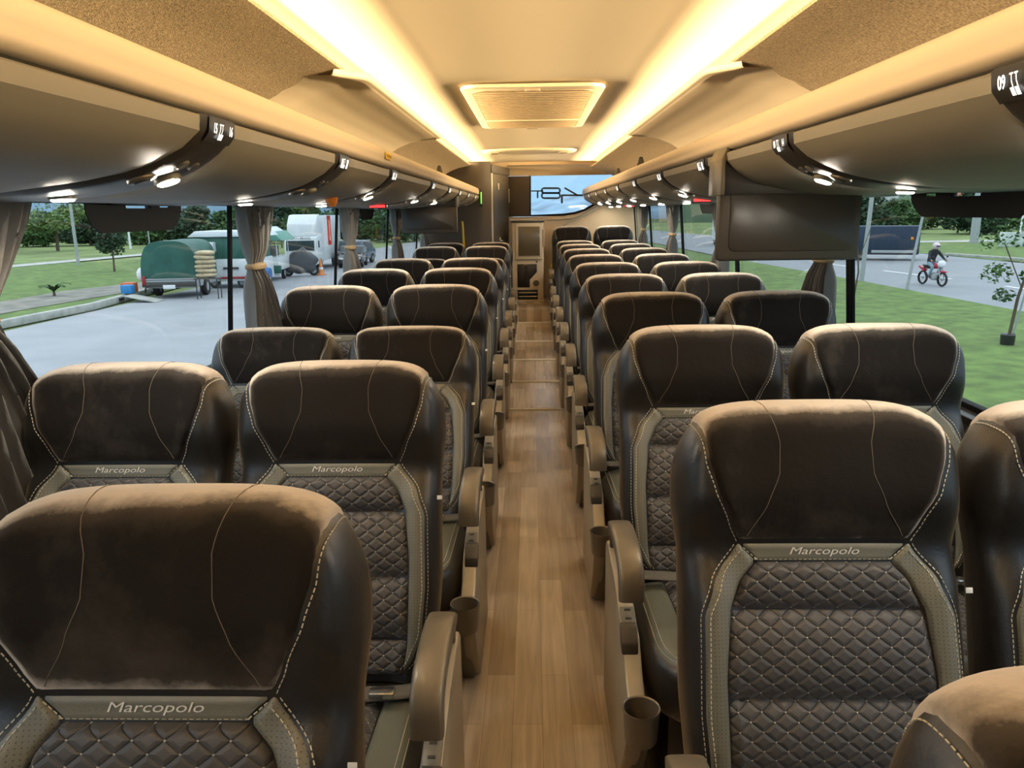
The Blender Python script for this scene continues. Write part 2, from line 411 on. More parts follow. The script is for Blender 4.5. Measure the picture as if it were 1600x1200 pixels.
def build_console(root, s):
    # s = +1: aisle on the +x side of the seat, -1: on the -x side
    X0, X1 = (.232, .272)
    def mir(mb):
        if s < 0:
            mb.v = [Vector((-v.x, v.y, v.z)) for v in mb.v]; mb.f = [f[::-1] for f in mb.f]
        return mb
    poly = [(-.47, .29), (-.465, .335), (-.40, .372), (-.34, .425), (-.14, .475), (.05, .49), (.07, .47), (.07, .015), (-.30, .015), (-.40, .16)]
    cs = mir(MB().prism(poly, X0, X1, 'X', .006)).build('side_console', M_champ, root, autos=40)
    cs['label'] = 'champagne side console'
    lw = mir(MB().prism([(-.30, 0), (-.395, .16), (-.46, .275), (-.30, .30), (.05, .33), (.085, .30), (.085, 0)], X0 - .016, X1 - .020, 'X', .006)).build('side_skirt', M_bronze, cs, autos=40)
    slope = math.atan2(.425 - .475, -.34 + .14)
    rot = Matrix.Rotation(math.atan2(.05, .20), 3, 'X')
    def onslope(y): return lerp(.425, .475, (y + .34) / .20)
    pl = mir(MB().box(((X0 + X1) / 2, -.285, onslope(-.285) + .003), (.034, .075, .008), .003, rot)).build('socket_plate', M_port, cs)
    sk = MB()
    for yy in (-.262, -.290): sk.box(((X0 + X1) / 2, yy, onslope(yy) + .0075), (.014, .006, .0012), 0, rot)
    mir(sk).build('socket', M_blackp, cs, smooth=False)
    lv = mir(MB().prism([(-.37, .398), (-.365, .425), (-.34, .452), (-.325, .458), (-.318, .440), (-.33, .405)], X0 + .006, X1 + .004, 'X', .004)).build('recline_lever', M_dark, cs)
    # armrest: an arch of rounded box section
    path = [(.02, .46), (.015, .50), (-.005, .545), (-.04, .572), (-.10, .584), (-.18, .585), (-.25, .578), (-.285, .560), (-.300, .530), (-.302, .500)]
    mb = MB(); xc = (X0 + X1) / 2 - .004; vs = []; fs = []; sec = []
    hw = .030
    for k in range(20):
        a = 2 * PI * k / 20; c_, s_ = math.cos(a), math.sin(a)
        sec.append((math.copysign(abs(c_) ** .45, c_), math.copysign(abs(s_) ** .45, s_)))
    for i, p in enumerate(path):
        a = path[max(0, i - 1)]; b = path[min(len(path) - 1, i + 1)]
        t = Vector((0, b[0] - a[0], b[1] - a[1])).normalized(); nn = Vector((0, -t.z, t.y))
        th_ = .012 if i < 3 else lerp(.013, .020, min(1, (i - 3) / 3)); hw_ = .018 if i < 2 else (.024 if i == 2 else .030)
        for q in sec: vs.append(Vector((xc, p[0], p[1])) + Vector((q[0] * hw_, 0, 0)) + nn * q[1] * th_)
    n = 20
    for i in range(len(path) - 1):
        for k in range(n): fs.append((i * n + k, i * n + (k + 1) % n, (i + 1) * n + (k + 1) % n, (i + 1) * n + k))
    fs.append(tuple(range(n))); fs.append(tuple((len(path) - 1) * n + k for k in range(n))[::-1])
    mb.add(vs, fs); mir(mb).build('armrest', M_bronze, root, autos=50)
    # cup holder
    cy, cz, cxx = -.505, .36, .250
    cp = mir(MB().lathe([(.0, -.078), (.030, -.078), (.034, -.073), (.0385, -.006), (.0405, 0), (.0395, .003), (.0365, .001), (.0335, -.03), (.031, -.070), (0, -.070)], (cxx, cy, cz), 28)).build('cup_holder', M_bronze, root, autos=50)
    return cs

def build_base(root, s=0):
    MB().box((0, -.20, .14), (.34, .34, .25), .02).build('seat_base', M_blackp, root)

def build_belt(root):
    def fn(i, j):
        x = lerp(-.20, .225, i); y = lerp(-.075, -.035, j) - .05 * math.sin(i * PI) ; z = .436 + .012 * math.sin(i * 5) + .006 * j
        return (x, y, z)
    b = MB().grid(fn, 20, 3).build('seat_belt', M_belt, root)
    sol = b.modifiers.new('t', 'SOLIDIFY'); sol.thickness = .002
    MB().box((.13, -.11, .448), (.05, .028, .012), .003).build('buckle', M_chrome, b)

def make_seat(side):
    root = thing('passenger_seat', 'seat', 'seat')
    bk = build_backrest(root); build_cushion(root); build_base(root); build_belt(root)
    if side: build_console(root, side)
    return root
protoL = make_seat(1); protoR = make_seat(-1); protoW = make_seat(0)
# window seats share mesh data with the aisle seats
PITCH = .912
ORD = ['', 'first', 'second', 'third', 'fourth', 'fifth', 'sixth', 'seventh', 'eighth', 'ninth', 'tenth']
used = set()
def place_seat(proto, x, yh, label, group, recl=18.0, dz=0.0):
    o = proto if proto.name not in used else copy_tree(proto); used.add(proto.name)
    o.location = (x, yh, dz); tag(o, label, 'seat', group)
    for c in o.children:
        if c.name.startswith('backrest'): c.rotation_euler = (-math.radians(recl), 0, 0)
    return o
def row_word(side, kind, k, n, extra=''):
    return f'black {kind} seat with velvet headrest, {ORD[k]} row from the front on the {side} of the aisle{extra}'
GL = 'seats in pairs on the left of the aisle'; GR = 'seats in pairs on the right of the aisle'
YLT = [0, .63, 1.46, 2.37, 3.28, 4.33, 5.33, 6.28, 7.25, 8.12]
YL = lambda k: YLT[k]
YR = lambda k: (1.04 if k == 1 else 1.02 + PITCH * (k - 1))
LRECL = {3: 33, 7: 31, 2: 19.5}
for k in range(1, 10):
    rc = LRECL.get(k, 18)
    place_seat(protoL, -.455, YL(k), f'black velvet-topped aisle seat {"reclined far back, " if k in (3,7) else ""}left of the aisle, {ORD[k]} from camera', GL, rc)
    if k > 1: place_seat(protoW, -.942, YL(k), f'black velvet-topped window seat {"reclined far back, " if k in (3,7) else ""}left of the aisle, {ORD[k-1]} from camera', GL, rc)
place_seat(protoR, .465, .24, 'seat back cut off by the photo edge at the bottom right corner', GR, 18)
for k in range(1, 11):
    last = k == 10
    lab = 'taller dark last-row' if last else 'black velvet-topped'
    place_seat(protoR, .452, YR(k) - (.12 if last else 0), f'{lab} aisle seat right of the aisle, {"against the rear wall" if last else ORD[k] + " complete one from the camera"}', GR, 12 if last else 18, .12 if last else 0)
    place_seat(protoW, .945, YR(k) - (.12 if last else 0), f'{lab} window seat right of the aisle, {"against the rear wall" if last else ORD[k] + " from the camera"}', GR, 12 if last else 18, .12 if last else 0)

# ------------------------------------------------------------------ interior materials
M_ceil = mat('cream_ceiling', (.84, .74, .56), .55)
M_cream = mat('cream_moulding', (.78, .68, .52), .45)
M_rail = mat('beige_rail', (.50, .41, .30), .42)
M_bin = mat('greige_bin', (.23, .205, .165), .5)
M_svc = mat('bronze_service_panel', (.026, .021, .017), .42)
M_carpet = mat('brown_lining_felt', (.37, .29, .19), .95, nscale=160, nvar=.45, bump=.6, bscale=260)
M_wallg = mat('dark_brown_grey_laminate', (.060, .050, .038), .5)
M_walll = mat('side_wall_grey', (.10, .095, .085), .6)
M_beige = mat('beige_rear_wall', (.66, .52, .34), .5)
M_frame = mat('window_black_frame', (.005, .005, .005), .6, spec=.15)
M_curt = mat('grey_curtain_cloth', (.17, .165, .155), .8, sheen=.2, nscale=60, nvar=.12, stretch=(1, 1, .02))
M_tie = mat('tan_tieback', (.40, .29, .16), .7)
LEDS = 7.0
M_led = mat('warm_led', (1, .8, .5), .5, emit=(1, .70, .36), estr=LEDS)
M_wled = mat('white_lamp', (1, 1, 1), .5, emit=(1, .90, .74), estr=320.0)
M_sign = mat('lit_sign', (1, 1, 1), .5, emit=(1, .96, .9), estr=.9)
M_red = mat('red_led', (.5, .02, .02), .5, emit=(1, .03, .03), estr=1.8)
M_greenled = mat('green_led', (.2, .6, .1), .5, emit=(.30, .9, .12), estr=.45)
M_orange = mat('orange_lens', (.75, .22, .02), .15, coat=.5)
M_yellow = mat('yellow_plastic', (.78, .52, .02), .5)
M_redp = mat('red_print', (.42, .02, .02), .5)
M_alu = mat('aluminium_trim', (.62, .57, .48), .35, metal=.4)

def wood():
    m = bpy.data.materials.new('wood_floor'); m.use_nodes = True; n = m.node_tree.nodes; l = m.node_tree.links; b = n['Principled BSDF']
    t = n.new('ShaderNodeTexCoord'); mp = n.new('ShaderNodeMapping'); l.new(t.outputs['Object'], mp.inputs[0]); mp.inputs['Rotation'].default_value = (0, 0, PI / 2)
    br = n.new('ShaderNodeTexBrick'); br.inputs['Scale'].default_value = 1; br.inputs['Brick Width'].default_value = .62; br.inputs['Row Height'].default_value = .082
    br.inputs['Mortar Size'].default_value = .0004; br.inputs['Color1'].default_value = (.40, .31, .22, 1); br.inputs['Color2'].default_value = (.68, .57, .44, 1); br.inputs['Mortar'].default_value = (.16, .10, .05, 1)
    br.offset = .37; l.new(mp.outputs[0], br.inputs['Vector'])
    mp2 = n.new('ShaderNodeMapping'); mp2.inputs['Scale'].default_value = (38, 2.2, 1); l.new(t.outputs['Object'], mp2.inputs[0])
    nz = n.new('ShaderNodeTexNoise'); nz.inputs['Scale'].default_value = 1; nz.inputs['Detail'].default_value = 6; nz.inputs['Distortion'].default_value = 1.2; l.new(mp2.outputs[0], nz.inputs['Vector'])
    r = n.new('ShaderNodeMapRange'); r.inputs[1].default_value = .3; r.inputs[2].default_value = .7; r.inputs[3].default_value = .78; r.inputs[4].default_value = 1.18; l.new(nz.outputs['Fac'], r.inputs[0])
    v = n.new('ShaderNodeVectorMath'); v.operation = 'SCALE'; l.new(br.outputs['Color'], v.inputs[0]); l.new(r.outputs[0], v.inputs['Scale']); l.new(v.outputs[0], b.inputs['Base Color'])
    b.inputs['Roughness'].default_value = .24
    return m
M_wood = wood()

def glass_mat():
    m = bpy.data.materials.new('window_glass'); m.use_nodes = True; n = m.node_tree.nodes; l = m.node_tree.links; n.remove(n['Principled BSDF'])
    t = n.new('ShaderNodeBsdfTransparent'); t.inputs[0].default_value = (.86, .90, .90, 1); g = n.new('ShaderNodeBsdfGlossy'); g.inputs['Roughness'].default_value = .03
    f = n.new('ShaderNodeLayerWeight'); f.inputs[0].default_value = .5; pw = n.new('ShaderNodeMath'); pw.operation = 'POWER'; pw.inputs[1].default_value = 4.5; l.new(f.outputs['Facing'], pw.inputs[0])
    ad = n.new('ShaderNodeMath'); ad.operation = 'MULTIPLY_ADD'; ad.inputs[1].default_value = .55; ad.inputs[2].default_value = .025; l.new(pw.outputs[0], ad.inputs[0]); x = n.new('ShaderNodeMixShader'); l.new(ad.outputs[0], x.inputs[0]); l.new(t.outputs[0], x.inputs[1]); l.new(g.outputs[0], x.inputs[2])
    l.new(x.outputs[0], n['Material Output'].inputs[0]); return m
M_glass = glass_mat()

# ------------------------------------------------------------------ shell
def lean(o, s):      # the side glazing leans in towards the roof
    for v in o.data.vertices: v.co.x -= s * (v.co.z - .90) * .085
YN, YE = -1.2, 9.5
fl = MB().box((0, (YN + YE) / 2, -.02), (2.5, YE - YN, .04)).build('floor', M_wood, smooth=False); struct(fl)
mat_strip = mat('pale_edge_strip', (.85, .80, .68), .4)
rp = MB().prism([(5.3, .001), (8.3, .20), (8.33, .20), (8.345, .33), (9.49, .33), (9.49, .001)], -.205, .205, 'X').build('floor_ramp', M_wood, smooth=False); struct(rp); tag(rp, 'wood-look aisle floor rising to the step before the galley unit', 'floor')
for i, y in enumerate([5.3, 6.0, 6.68, 7.38, 8.26]):
    z = .2 * (y - 5.3) / 3 if y > 5.3 else 0
    o = MB().box((0, y, z + .003), (.410, .042, .008), .002, Matrix.Rotation(math.atan(.2 / 3) if y > 5.35 else .0, 3, 'X')).build(f'trim_{i+1}', mat_strip); struct(o)
fw_ = MB().box((0, YN - .03, 1.0), (2.6, .05, 2.1)).build('wall_front', M_walll, smooth=False); struct(fw_)  # unseen bulkhead, added to keep sky light out of the open front
bs = MB().box((.70, 9.2, .06), (.96, .6, .12), .005).build('floor_plinth', M_walll); struct(bs)
for s, nm in ((-1, 'left'), (1, 'right')):
    X = s * 1.24
    ye = YE
    wl = MB()
    wl.box((s * 1.27, (YN + ye) / 2, .40), (.06, ye - YN, .80), .004)
    wl.box((s * 1.27, (YN + ye) / 2, 1.72), (.06, ye - YN, .60))
    o = wl.build(f'wall_{nm}', M_walll, smooth=False); struct(o)
    posts = [-.35, 1.40, 3.07, 4.78, 6.50, 8.22, 9.46]
    for i, (a, b) in enumerate(zip(posts, posts[1:])):
        wn = MB().box((s * 1.262, (a + b) / 2, 1.11), (.004, b - a - .01, .64)).build(f'window_{i+1 if s<0 else i+8}', M_glass, smooth=False); struct(wn)
        fr = MB(); 
        pw_ = .012 if s < 0 else .030; fr.box((s * 1.25, a + pw_ / 2, 1.11), (.014, pw_, .66), .003); fr.box((s * 1.25, b - pw_ / 2, 1.11), (.014, pw_, .66), .003)
        fr.box((s * 1.25, (a + b) / 2, .802), (.03, b - a, .03), .004); fr.box((s * 1.25, (a + b) / 2, 1.43), (.03, b - a, .03), .004)
        f_ = fr.build('window_frame', M_frame, wn); lean(wn, s); lean(f_, s)
    sl = MB().box((s * 1.225, (YN + ye) / 2, .785), (.05, ye - YN, .025), .006).build(f'trim_{6 if s<0 else 7}', M_dark); struct(sl)

# ceiling: centre panel, sloped cove zones and their outer returns
cp = [(-.90, 1.87), (-.885, 1.905), (-.85, 1.925), (-.78, 1.936), (-.68, 1.942), (-.52, 1.944), (-.395, 1.9445), (-.385, 1.948), (0, 1.952), (.385, 1.948), (.395, 1.9445), (.52, 1.944), (.68, 1.942), (.78, 1.936), (.85, 1.925), (.885, 1.905), (.90, 1.87)]
ce = MB().loft(cp[::-1], YN, YE, 24).build('ceiling', M_ceil, autos=None); struct(ce)
rf = MB().box((0, (YN + YE) / 2, 2.03), (2.6, YE - YN, .04)).build('roof', M_walll, smooth=False); struct(rf)
CAR = [(.885, 1.905), (.87, 1.872), (.690, 1.868), (.685, 1.880), (.680, 1.880), (.680, 1.870), (.71, 1.862), (.81, 1.842), (.90, 1.808), (1.0, 1.755), (1.1, 1.68), (1.18, 1.60), (1.24, 1.50)]
for s, nm in ((-1, 'left'), (1, 'right')):
    o = MB().loft([(s * x, z) for x, z in (CAR if s < 0 else CAR[::-1])], YN, YE, 10).build(f'ceiling_lining_{nm}', M_carpet, autos=50)
    struct(o); tag(o, f'brown felt lining curving above the {nm} luggage rack', 'ceiling lining')
    led = MB().box((s * .755, (YN + YE) / 2, 1.877), (.018, YE - YN - .2, .006)).build('cove_light_strip', M_led, smooth=False)
    tag(led, f'warm light strip hidden in the {nm} ceiling cove', 'light')
    # duct cover
    DC = [(.60, 1.872), (.596, 1.868), (.600, 1.850), (.606, 1.846), (.63, 1.846), (.70, 1.846), (.80, 1.826), (.88, 1.795), (.97, 1.738), (1.05, 1.668), (1.12, 1.59)]
    def dfn(i, j, s=s):
        y = lerp(2.80, 5.30, j); e = min(sstep(y, 2.80, 2.98), 1 - sstep(y, 5.18, 5.30)); q = i * (len(DC) - 1); a = int(min(q, len(DC) - 2)); t = q - a
        x = lerp(DC[a][0], DC[a + 1][0], t); z = lerp(DC[a][1], DC[a + 1][1], t)
        e1 = min(sstep(y, 2.80, 2.95), 1 - sstep(y, 5.20, 5.30))
        x2 = lerp(x + .10, x, e1); z2 = lerp(z - .0, z - .004, e) if i > .35 else z
        ridge = .012 * sstep(y, 3.05 , 3.12) * (1 - sstep(y, 5.05, 5.12)) * sstep(i, .36, .5)
        return (s * x2, y, z2 - ridge)
    g = MB().grid(dfn, 30, 60)
    if s > 0: g.f = [f[::-1] for f in g.f]
    dth = thing('duct_cover', f'cream moulded duct cover bulging from the ceiling above the {nm} rack', 'duct cover', (s * .8, 4.05, 1.7))
    o = g.build('cover', M_cream, dth, autos=50); o.matrix_parent_inverse = Matrix.Translation((-s * .8, -4.05, -1.7))
    for k in range(7):
        sc = MB().sell((0, 0, 0), (.0035, .0035, .0035), 2, 8, 6).build('screw', M_dark, dth); sc.location = (s * (.599 - .8), -.98 + k * .33, 1.866 - 1.7)

# rear wall with its window
def zq(px, py, Y=9.44):
    D = .9756 * Y; return ((px - 830) * D / 1200 + CAMX, 1.38 + (329.5 - .014 * (px - 830) - py) * D / 1230)
WX0, WX1 = -.29, 1.02
rw = MB()
for poly in ([(-1.3, 0), (WX0, 0), (WX0, 2.0), (-1.3, 2.0)], [(WX0, 1.79), (1.3, 1.79), (1.3, 2.0), (WX0, 2.0)], [(WX1, 0), (1.3, 0), (1.3, 1.79), (WX1, 1.79)],
             [(WX0, 0), (WX1, 0), (WX1, 1.60), (.80, 1.47), (.62, 1.37), (.50, 1.335), (.36, 1.318), (0, 1.312), (WX0, 1.312)]):
    rw.prism(poly, YE, YE + .05, 'Y')
o = rw.build('wall_back', M_beige, smooth=False); struct(o)
hd = MB().grid(lambda i, j: (lerp(-.30, 1.24, i), YE - .16 * (1 - math.cos(j * PI / 2)) , lerp(1.80, 1.905 - .11 * max(0, (i - .62) / .38) ** 2, math.sin(j * PI / 2))), 20, 8).build('trim_8', M_beige); struct(hd)
wp = [(-.03, 1.79), (-.03, 1.312), (.36, 1.318), (.50, 1.335), (.62, 1.37), (.80, 1.47), (WX1, 1.60), (WX1, 1.79)]
o = MB().prism(wp, YE + .012, YE + .018, 'Y').build('window_7', M_glass, smooth=False); struct(o)
pathp = [(-.035, 1.785), (-.035, 1.318), (.36, 1.324), (.50, 1.341), (.62, 1.376), (.80, 1.476), (WX1, 1.606)]
f_ = MB().tube([(x, YE, z + .006) for x, z in pathp], .016, 6).build('window_frame', M_frame, o)
pn = MB().box(((WX0 - .04) / 2, YE - .012, 1.55), (abs(WX0) - .04, .024, .47), .004).build('blind_panel', mat('dark_brown_panel', (.055, .038, .022), .45)); tag(pn, 'dark brown blanking panel beside the rear window', 'panel')
tr = MB().tube([(-.28, YE - .012, 1.272), (.30, YE - .012, 1.278), (.48, YE - .014, 1.292), (.64, YE - .016, 1.345), (.80, YE - .016, 1.43), (.92, YE - .016, 1.50)], .014, 8)
tr.tube([(.34, YE - .012, 1.19), (.42, YE - .012, 1.235), (.55, YE - .012, 1.29), (.75, YE - .012, 1.385)], .012, 8)
o = tr.build('trim_9', M_alu); struct(o)
# mirrored lettering seen through the rear glass
lt = MB()
def seg(p, q, wd):
    a = Vector((p[0], 0, p[1])); b = Vector((q[0], 0, q[1])); d = (b - a); nrm = Vector((-d.z, 0, d.x)).normalized() * wd / 2
    Y = YE + .009
    vs = [a + nrm, b + nrm, b - nrm, a - nrm]; vs = [Vector((v.x, Y, v.z)) for v in vs] + [Vector((v.x, Y + .001, v.z)) for v in vs]
    lt.add(vs, [(0, 1, 2, 3), (7, 6, 5, 4), (0, 4, 5, 1), (1, 5, 6, 2), (2, 6, 7, 3), (3, 7, 4, 0)])
def S(pts, wd):
    P = [zq(*p) for p in pts]
    for a, b in zip(P, P[1:]): seg(a, b, wd)
S([(830, 298.3), (849, 298.3)], .014); S([(840, 298.3), (840, 309.5)], .018)
def ring(x0, x1, y0, y1, r=3.2):
    pts = []
    for cx, cy, a0 in ((x1 - r, y0 + r, -90), (x1 - r, y1 - r, 0), (x0 + r, y1 - r, 90), (x0 + r, y0 + r, 180)):
        for k in range(6): a = math.radians(a0 + k * 18); pts.append((cx + r * math.cos(a), cy + r * math.sin(a)))
    return pts + [pts[0]]
S(ring(846.5, 875, 294, 301.5), .022); S(ring(846.5, 875, 301.5, 309.5), .022)
S([(882, 293.5), (903, 305.3)], .020); S([(877.5, 305), (911, 305)], .021); S([(878, 304.5), (878, 317.5)], .024)
o = lt.build('window_lettering', mat('dark_teal_film', (.01, .03, .04), .4), smooth=False)
tag(o, 'dark mirrored lettering stuck on the rear window', 'lettering')

# toilet cubicle in the left rear corner
t = thing('toilet_cubicle', 'dark brown toilet cubicle wall and door in the rear left corner', 'cubicle', (-.8, 8.8, 0))
def cur(i, j):
    x = lerp(-1.215, -.46, i); top = 1.86 if x > -.70 else 1.86 - .35 * ((-.70 - x) / .5) ** 1.4
    return (x + .8, 8.62 - 8.8 + .05 * (1 - math.cos(min(1, max(0, (i - .8) / .2)) * PI / 2)) + .0, lerp(0, top + .05, j))
MB().grid(cur, 24, 6).build('wall_panel', M_wallg, t, autos=None)
dA = Vector((-.46, 8.67, 0)); dB = Vector((-.29, 9.47, 0)); dd = (dB - dA).normalized(); dn = Vector((dd.y, -dd.x, 0))
def onD(s_, z, off=0): p = dA + dd * s_ + dn * off; return Vector((p.x + .8, p.y - 8.8, z))
def dbox(s0, s1, z0, z1, th0, th1, name, m, par, bev=.003):
    L = s1 - s0; rot = Matrix.Rotation(math.atan2(dd.y, dd.x), 3, 'Z'); c = onD((s0 + s1) / 2, (z0 + z1) / 2, (th0 + th1) / 2)
    return MB().box(c, (L, th1 - th0, z1 - z0), bev, rot).build(name, m, par)
dr = dbox(.02, .80, .33, 1.79, -.03, 0, 'door', M_wallg, t)
dbox(.0, .82, 1.79, 1.88, -.03, .015, 'door_header', M_dark, t)
dbox(.0, .03, .33, 1.79, -.01, .012, 'door_edge', M_alu, t)
dbox(.30, .36, 1.00, 1.09, 0, .02, 'handle', M_chrome, dr); dbox(.32, .46, 1.04, 1.06, .02, .04, 'lever', M_chrome, dr)
dbox(.28, .33, 1.62, 1.69, 0, .01, 'coat_hook', M_alu, dr)
for z in (1.48, .78): dbox(.79, .81, z, z + .16, -.002, .016, 'hinge', M_alu, dr)
g1 = MB().box((-.565, 8.60, 1.525), (.030, .016, .19), .006).build('status_light', M_blackp); tag(g1, 'slim green status light on the cubicle wall', 'light')
MB().box((-.565, 8.590, 1.525), (.014, .008, .125), .003).build('lens', M_greenled, g1)
hb = thing('grab_handle', 'curved yellow grab handle on the dark cubicle wall', 'handle', (-.78, 8.58, 1.12))
MB().tube([(0, .03, .16), (.004, -.01, .15), (.010, -.03, .10), (.014, -.035, 0), (.016, -.03, -.10), (.016, -.01, -.15), (.016, .03, -.16)], .011, 8).build('grip', M_yellow, hb)
for z in (.16, -.16): MB().box((.006, .025, z), (.03, .03, .04), .006).build('mount', M_blackp, hb)

# galley unit
f = thing('galley_unit', 'tall beige galley unit with fridge door at the end of the aisle', 'cabinet', (-.065, 9.14, .335))
MB().box((0, .12, .46), (.37, .24, .92), .012).build('body', M_cream, f)
MB().box((0, .10, .925), (.39, .27, .018), .005).build('top', M_dark, f)
dr = MB().box((.015, -.015, .70), (.315, .035, .42), .01).build('fridge_door', M_cream, f)
MB().box((.015, -.036, .70), (.245, .006, .335), .02).build('door_window', mat('smoked_door', (.10, .085, .05), .25), dr)
MB().prism([(-.115, .52), (-.115, .87), (.145, .87), (.145, .52)], -.036, -.033, 'Y', .001).build('door_seal', M_rail, dr)
MB().box((.185, -.02, .73), (.02, .04, .2), .006).build('door_hinge', M_rail, f)
np_ = MB().prism([(-.125, .16), (-.125, .435), (.105, .435), (.105, .34), (.02, .25), (.02, .16)], -.006, .004, 'Y', .004).build('niche', M_blackp, f)
MB().tube([(-.02, -.02, .41), (-.02, -.02, .20)], .007, 8).build('tap', M_chrome, np_)
MB().box((-.02, -.02, .425), (.07, .02, .006), .002).build('tap_bracket', M_chrome, np_)
MB().lathe([(.036, -.004), (.036, -.012), (.026, -.012), (.024, -.004), (0, -.004)], (.095, 0, .21), 20, 'Y').build('cup_ring', M_bronze, f)
MB().lathe([(.008, -.004), (.008, -.010), (0, -.010)], (.10, 0, .462), 12, 'Y').build('button', M_chrome, f)
br = MB().box((-.005, -.003, .075), (.24, .012, .115), .008).build('drawer_opening', M_blackp, f)
for z in (.10, .055): MB().tube([(-.11, -.014, z), (.10, -.014, z)], .004, 6).build('rail', M_chrome, br)
MB().box((0, -.01, -.005), (.37, .03, .03), .01).build('kick_rail', M_rail, f)
yb = MB().box((.22, 9.35, .62), (.024, .024, .26), .004).build('yellow_pole', M_yellow); tag(yb, 'short yellow pole beside the galley unit', 'pole')

# ------------------------------------------------------------------ ceiling hatch
h = thing('ceiling_grille', 'cream louvred air return grille in the middle of the ceiling', 'grille', (-.01, 4.55, 1.943))
def rrect(hx, hy, r, n=6):
    pts = []
    for cx, cy, a0 in ((hx - r, hy - r, 0), (-hx + r, hy - r, 90), (-hx + r, -hy + r, 180), (hx - r, -hy + r, 270)):
        for k in range(n + 1): a = math.radians(a0 + 90 * k / n); pts.append((cx + r * math.cos(a), cy + r * math.sin(a)))
    return pts
MB().prism(rrect(.335, .88, .09), -.020, -.0, 'Z', .010).build('frame', M_ceil, h)
gr = MB().prism(rrect(.285, .80, .06), -.024, -.019, 'Z', .001).build('filter_panel', mat('filter_mesh', (.42, .33, .21), .7, nscale=30, nvar=.2, stretch=(1, 14, 1), bump=.6, bscale=30), h)
sl_ = MB()
for k in range(26): sl_.box((0, -.76 + k * .0605, -.026), (.55, .012, .006), .002)
sl_.build('louvre', mat('louvre_cream', (.52, .41, .27), .5), gr)
MB().box((0, .33, -.029), (.56, .016, .008), .003).build('divider', M_ceil, h)
for y in (-.83, .83): MB().box((0, y, -.024), (.07, .03, .012), .005).build('latch', M_rail, h)
h2 = thing('ceiling_panel', 'shallow cream ceiling panel with two small outlets near the rear', 'panel', (-.04, 7.7, 1.943))
MB().sell((0, 0, 0), (.46, .28, .022), 3.2, 40, 10).build('panel', M_ceil, h2)
for s in (-1, 1):
    o = MB().box((s * .33, -.05, -.020), (.09, .10, .014), .004).build('outlet', M_rail, h2)
    MB().box((s * .33, -.06, -.028), (.06, .05, .004), .001).build('slot', M_dark, o)

# ------------------------------------------------------------------ luggage racks
RP = [(.598, 1.558), (.599, 1.545), (.602, 1.526), (.632, 1.499), (.68, 1.472), (.73, 1.456), (.80, 1.441), (.90, 1.428), (1.05, 1.422), (1.235, 1.420)]
def rz(x): 
    for (a, za), (b, zb) in zip(RP, RP[1:]):
        if x <= b: return lerp(za, zb, (x - a) / (b - a))
    return RP[-1][1]
RL = [0]
for a, b in zip(RP, RP[1:]): RL.append(RL[-1] + math.hypot(b[0] - a[0], b[1] - a[1]))
def rs(d):
    for i in range(len(RL) - 1):
        if d <= RL[i + 1] or i == len(RL) - 2:
            t = (d - RL[i]) / (RL[i + 1] - RL[i]); a, b = RP[i], RP[i + 1]
            n_ = Vector((a[1] - b[1], 0, -(b[0] - a[0])) ); n_ = Vector((-(b[1] - a[1]) * -1, 0, -(b[0] - a[0]))).normalized()
            nn = Vector((b[1] - a[1], 0, -(b[0] - a[0]))).normalized()
            return Vector((lerp(a[0], b[0], t), 0, lerp(a[1], b[1], t))), nn
def RS(s, d, y, off=0.0):
    p, nn = rs(d); q = p + nn * off; return Vector((s * q.x, y, q.z))
def rnorm(s, d): p, nn = rs(d); return Vector((s * nn.x, 0, nn.z))
def dof(x):
    for i in range(len(RP) - 1):
        if x <= RP[i + 1][0]: return RL[i] + (x - RP[i][0]) / (RP[i + 1][0] - RP[i][0]) * (RL[i + 1] - RL[i])
    return RL[-1]
TUBE = [(.615, 1.556), (.598, 1.560), (.588, 1.566), (.584, 1.575), (.589, 1.583), (.586, 1.592), (.588, 1.610), (.598, 1.626), (.615, 1.635), (.635, 1.636), (.655, 1.628), (.668, 1.612), (.672, 1.585)]
def svc_hw(x): return .075 if x < .62 else lerp(.075, .125, min(1, (x - .62) / .22)) if x < .84 else lerp(.125, .32, ((x - .84) / .40) ** 1.6)
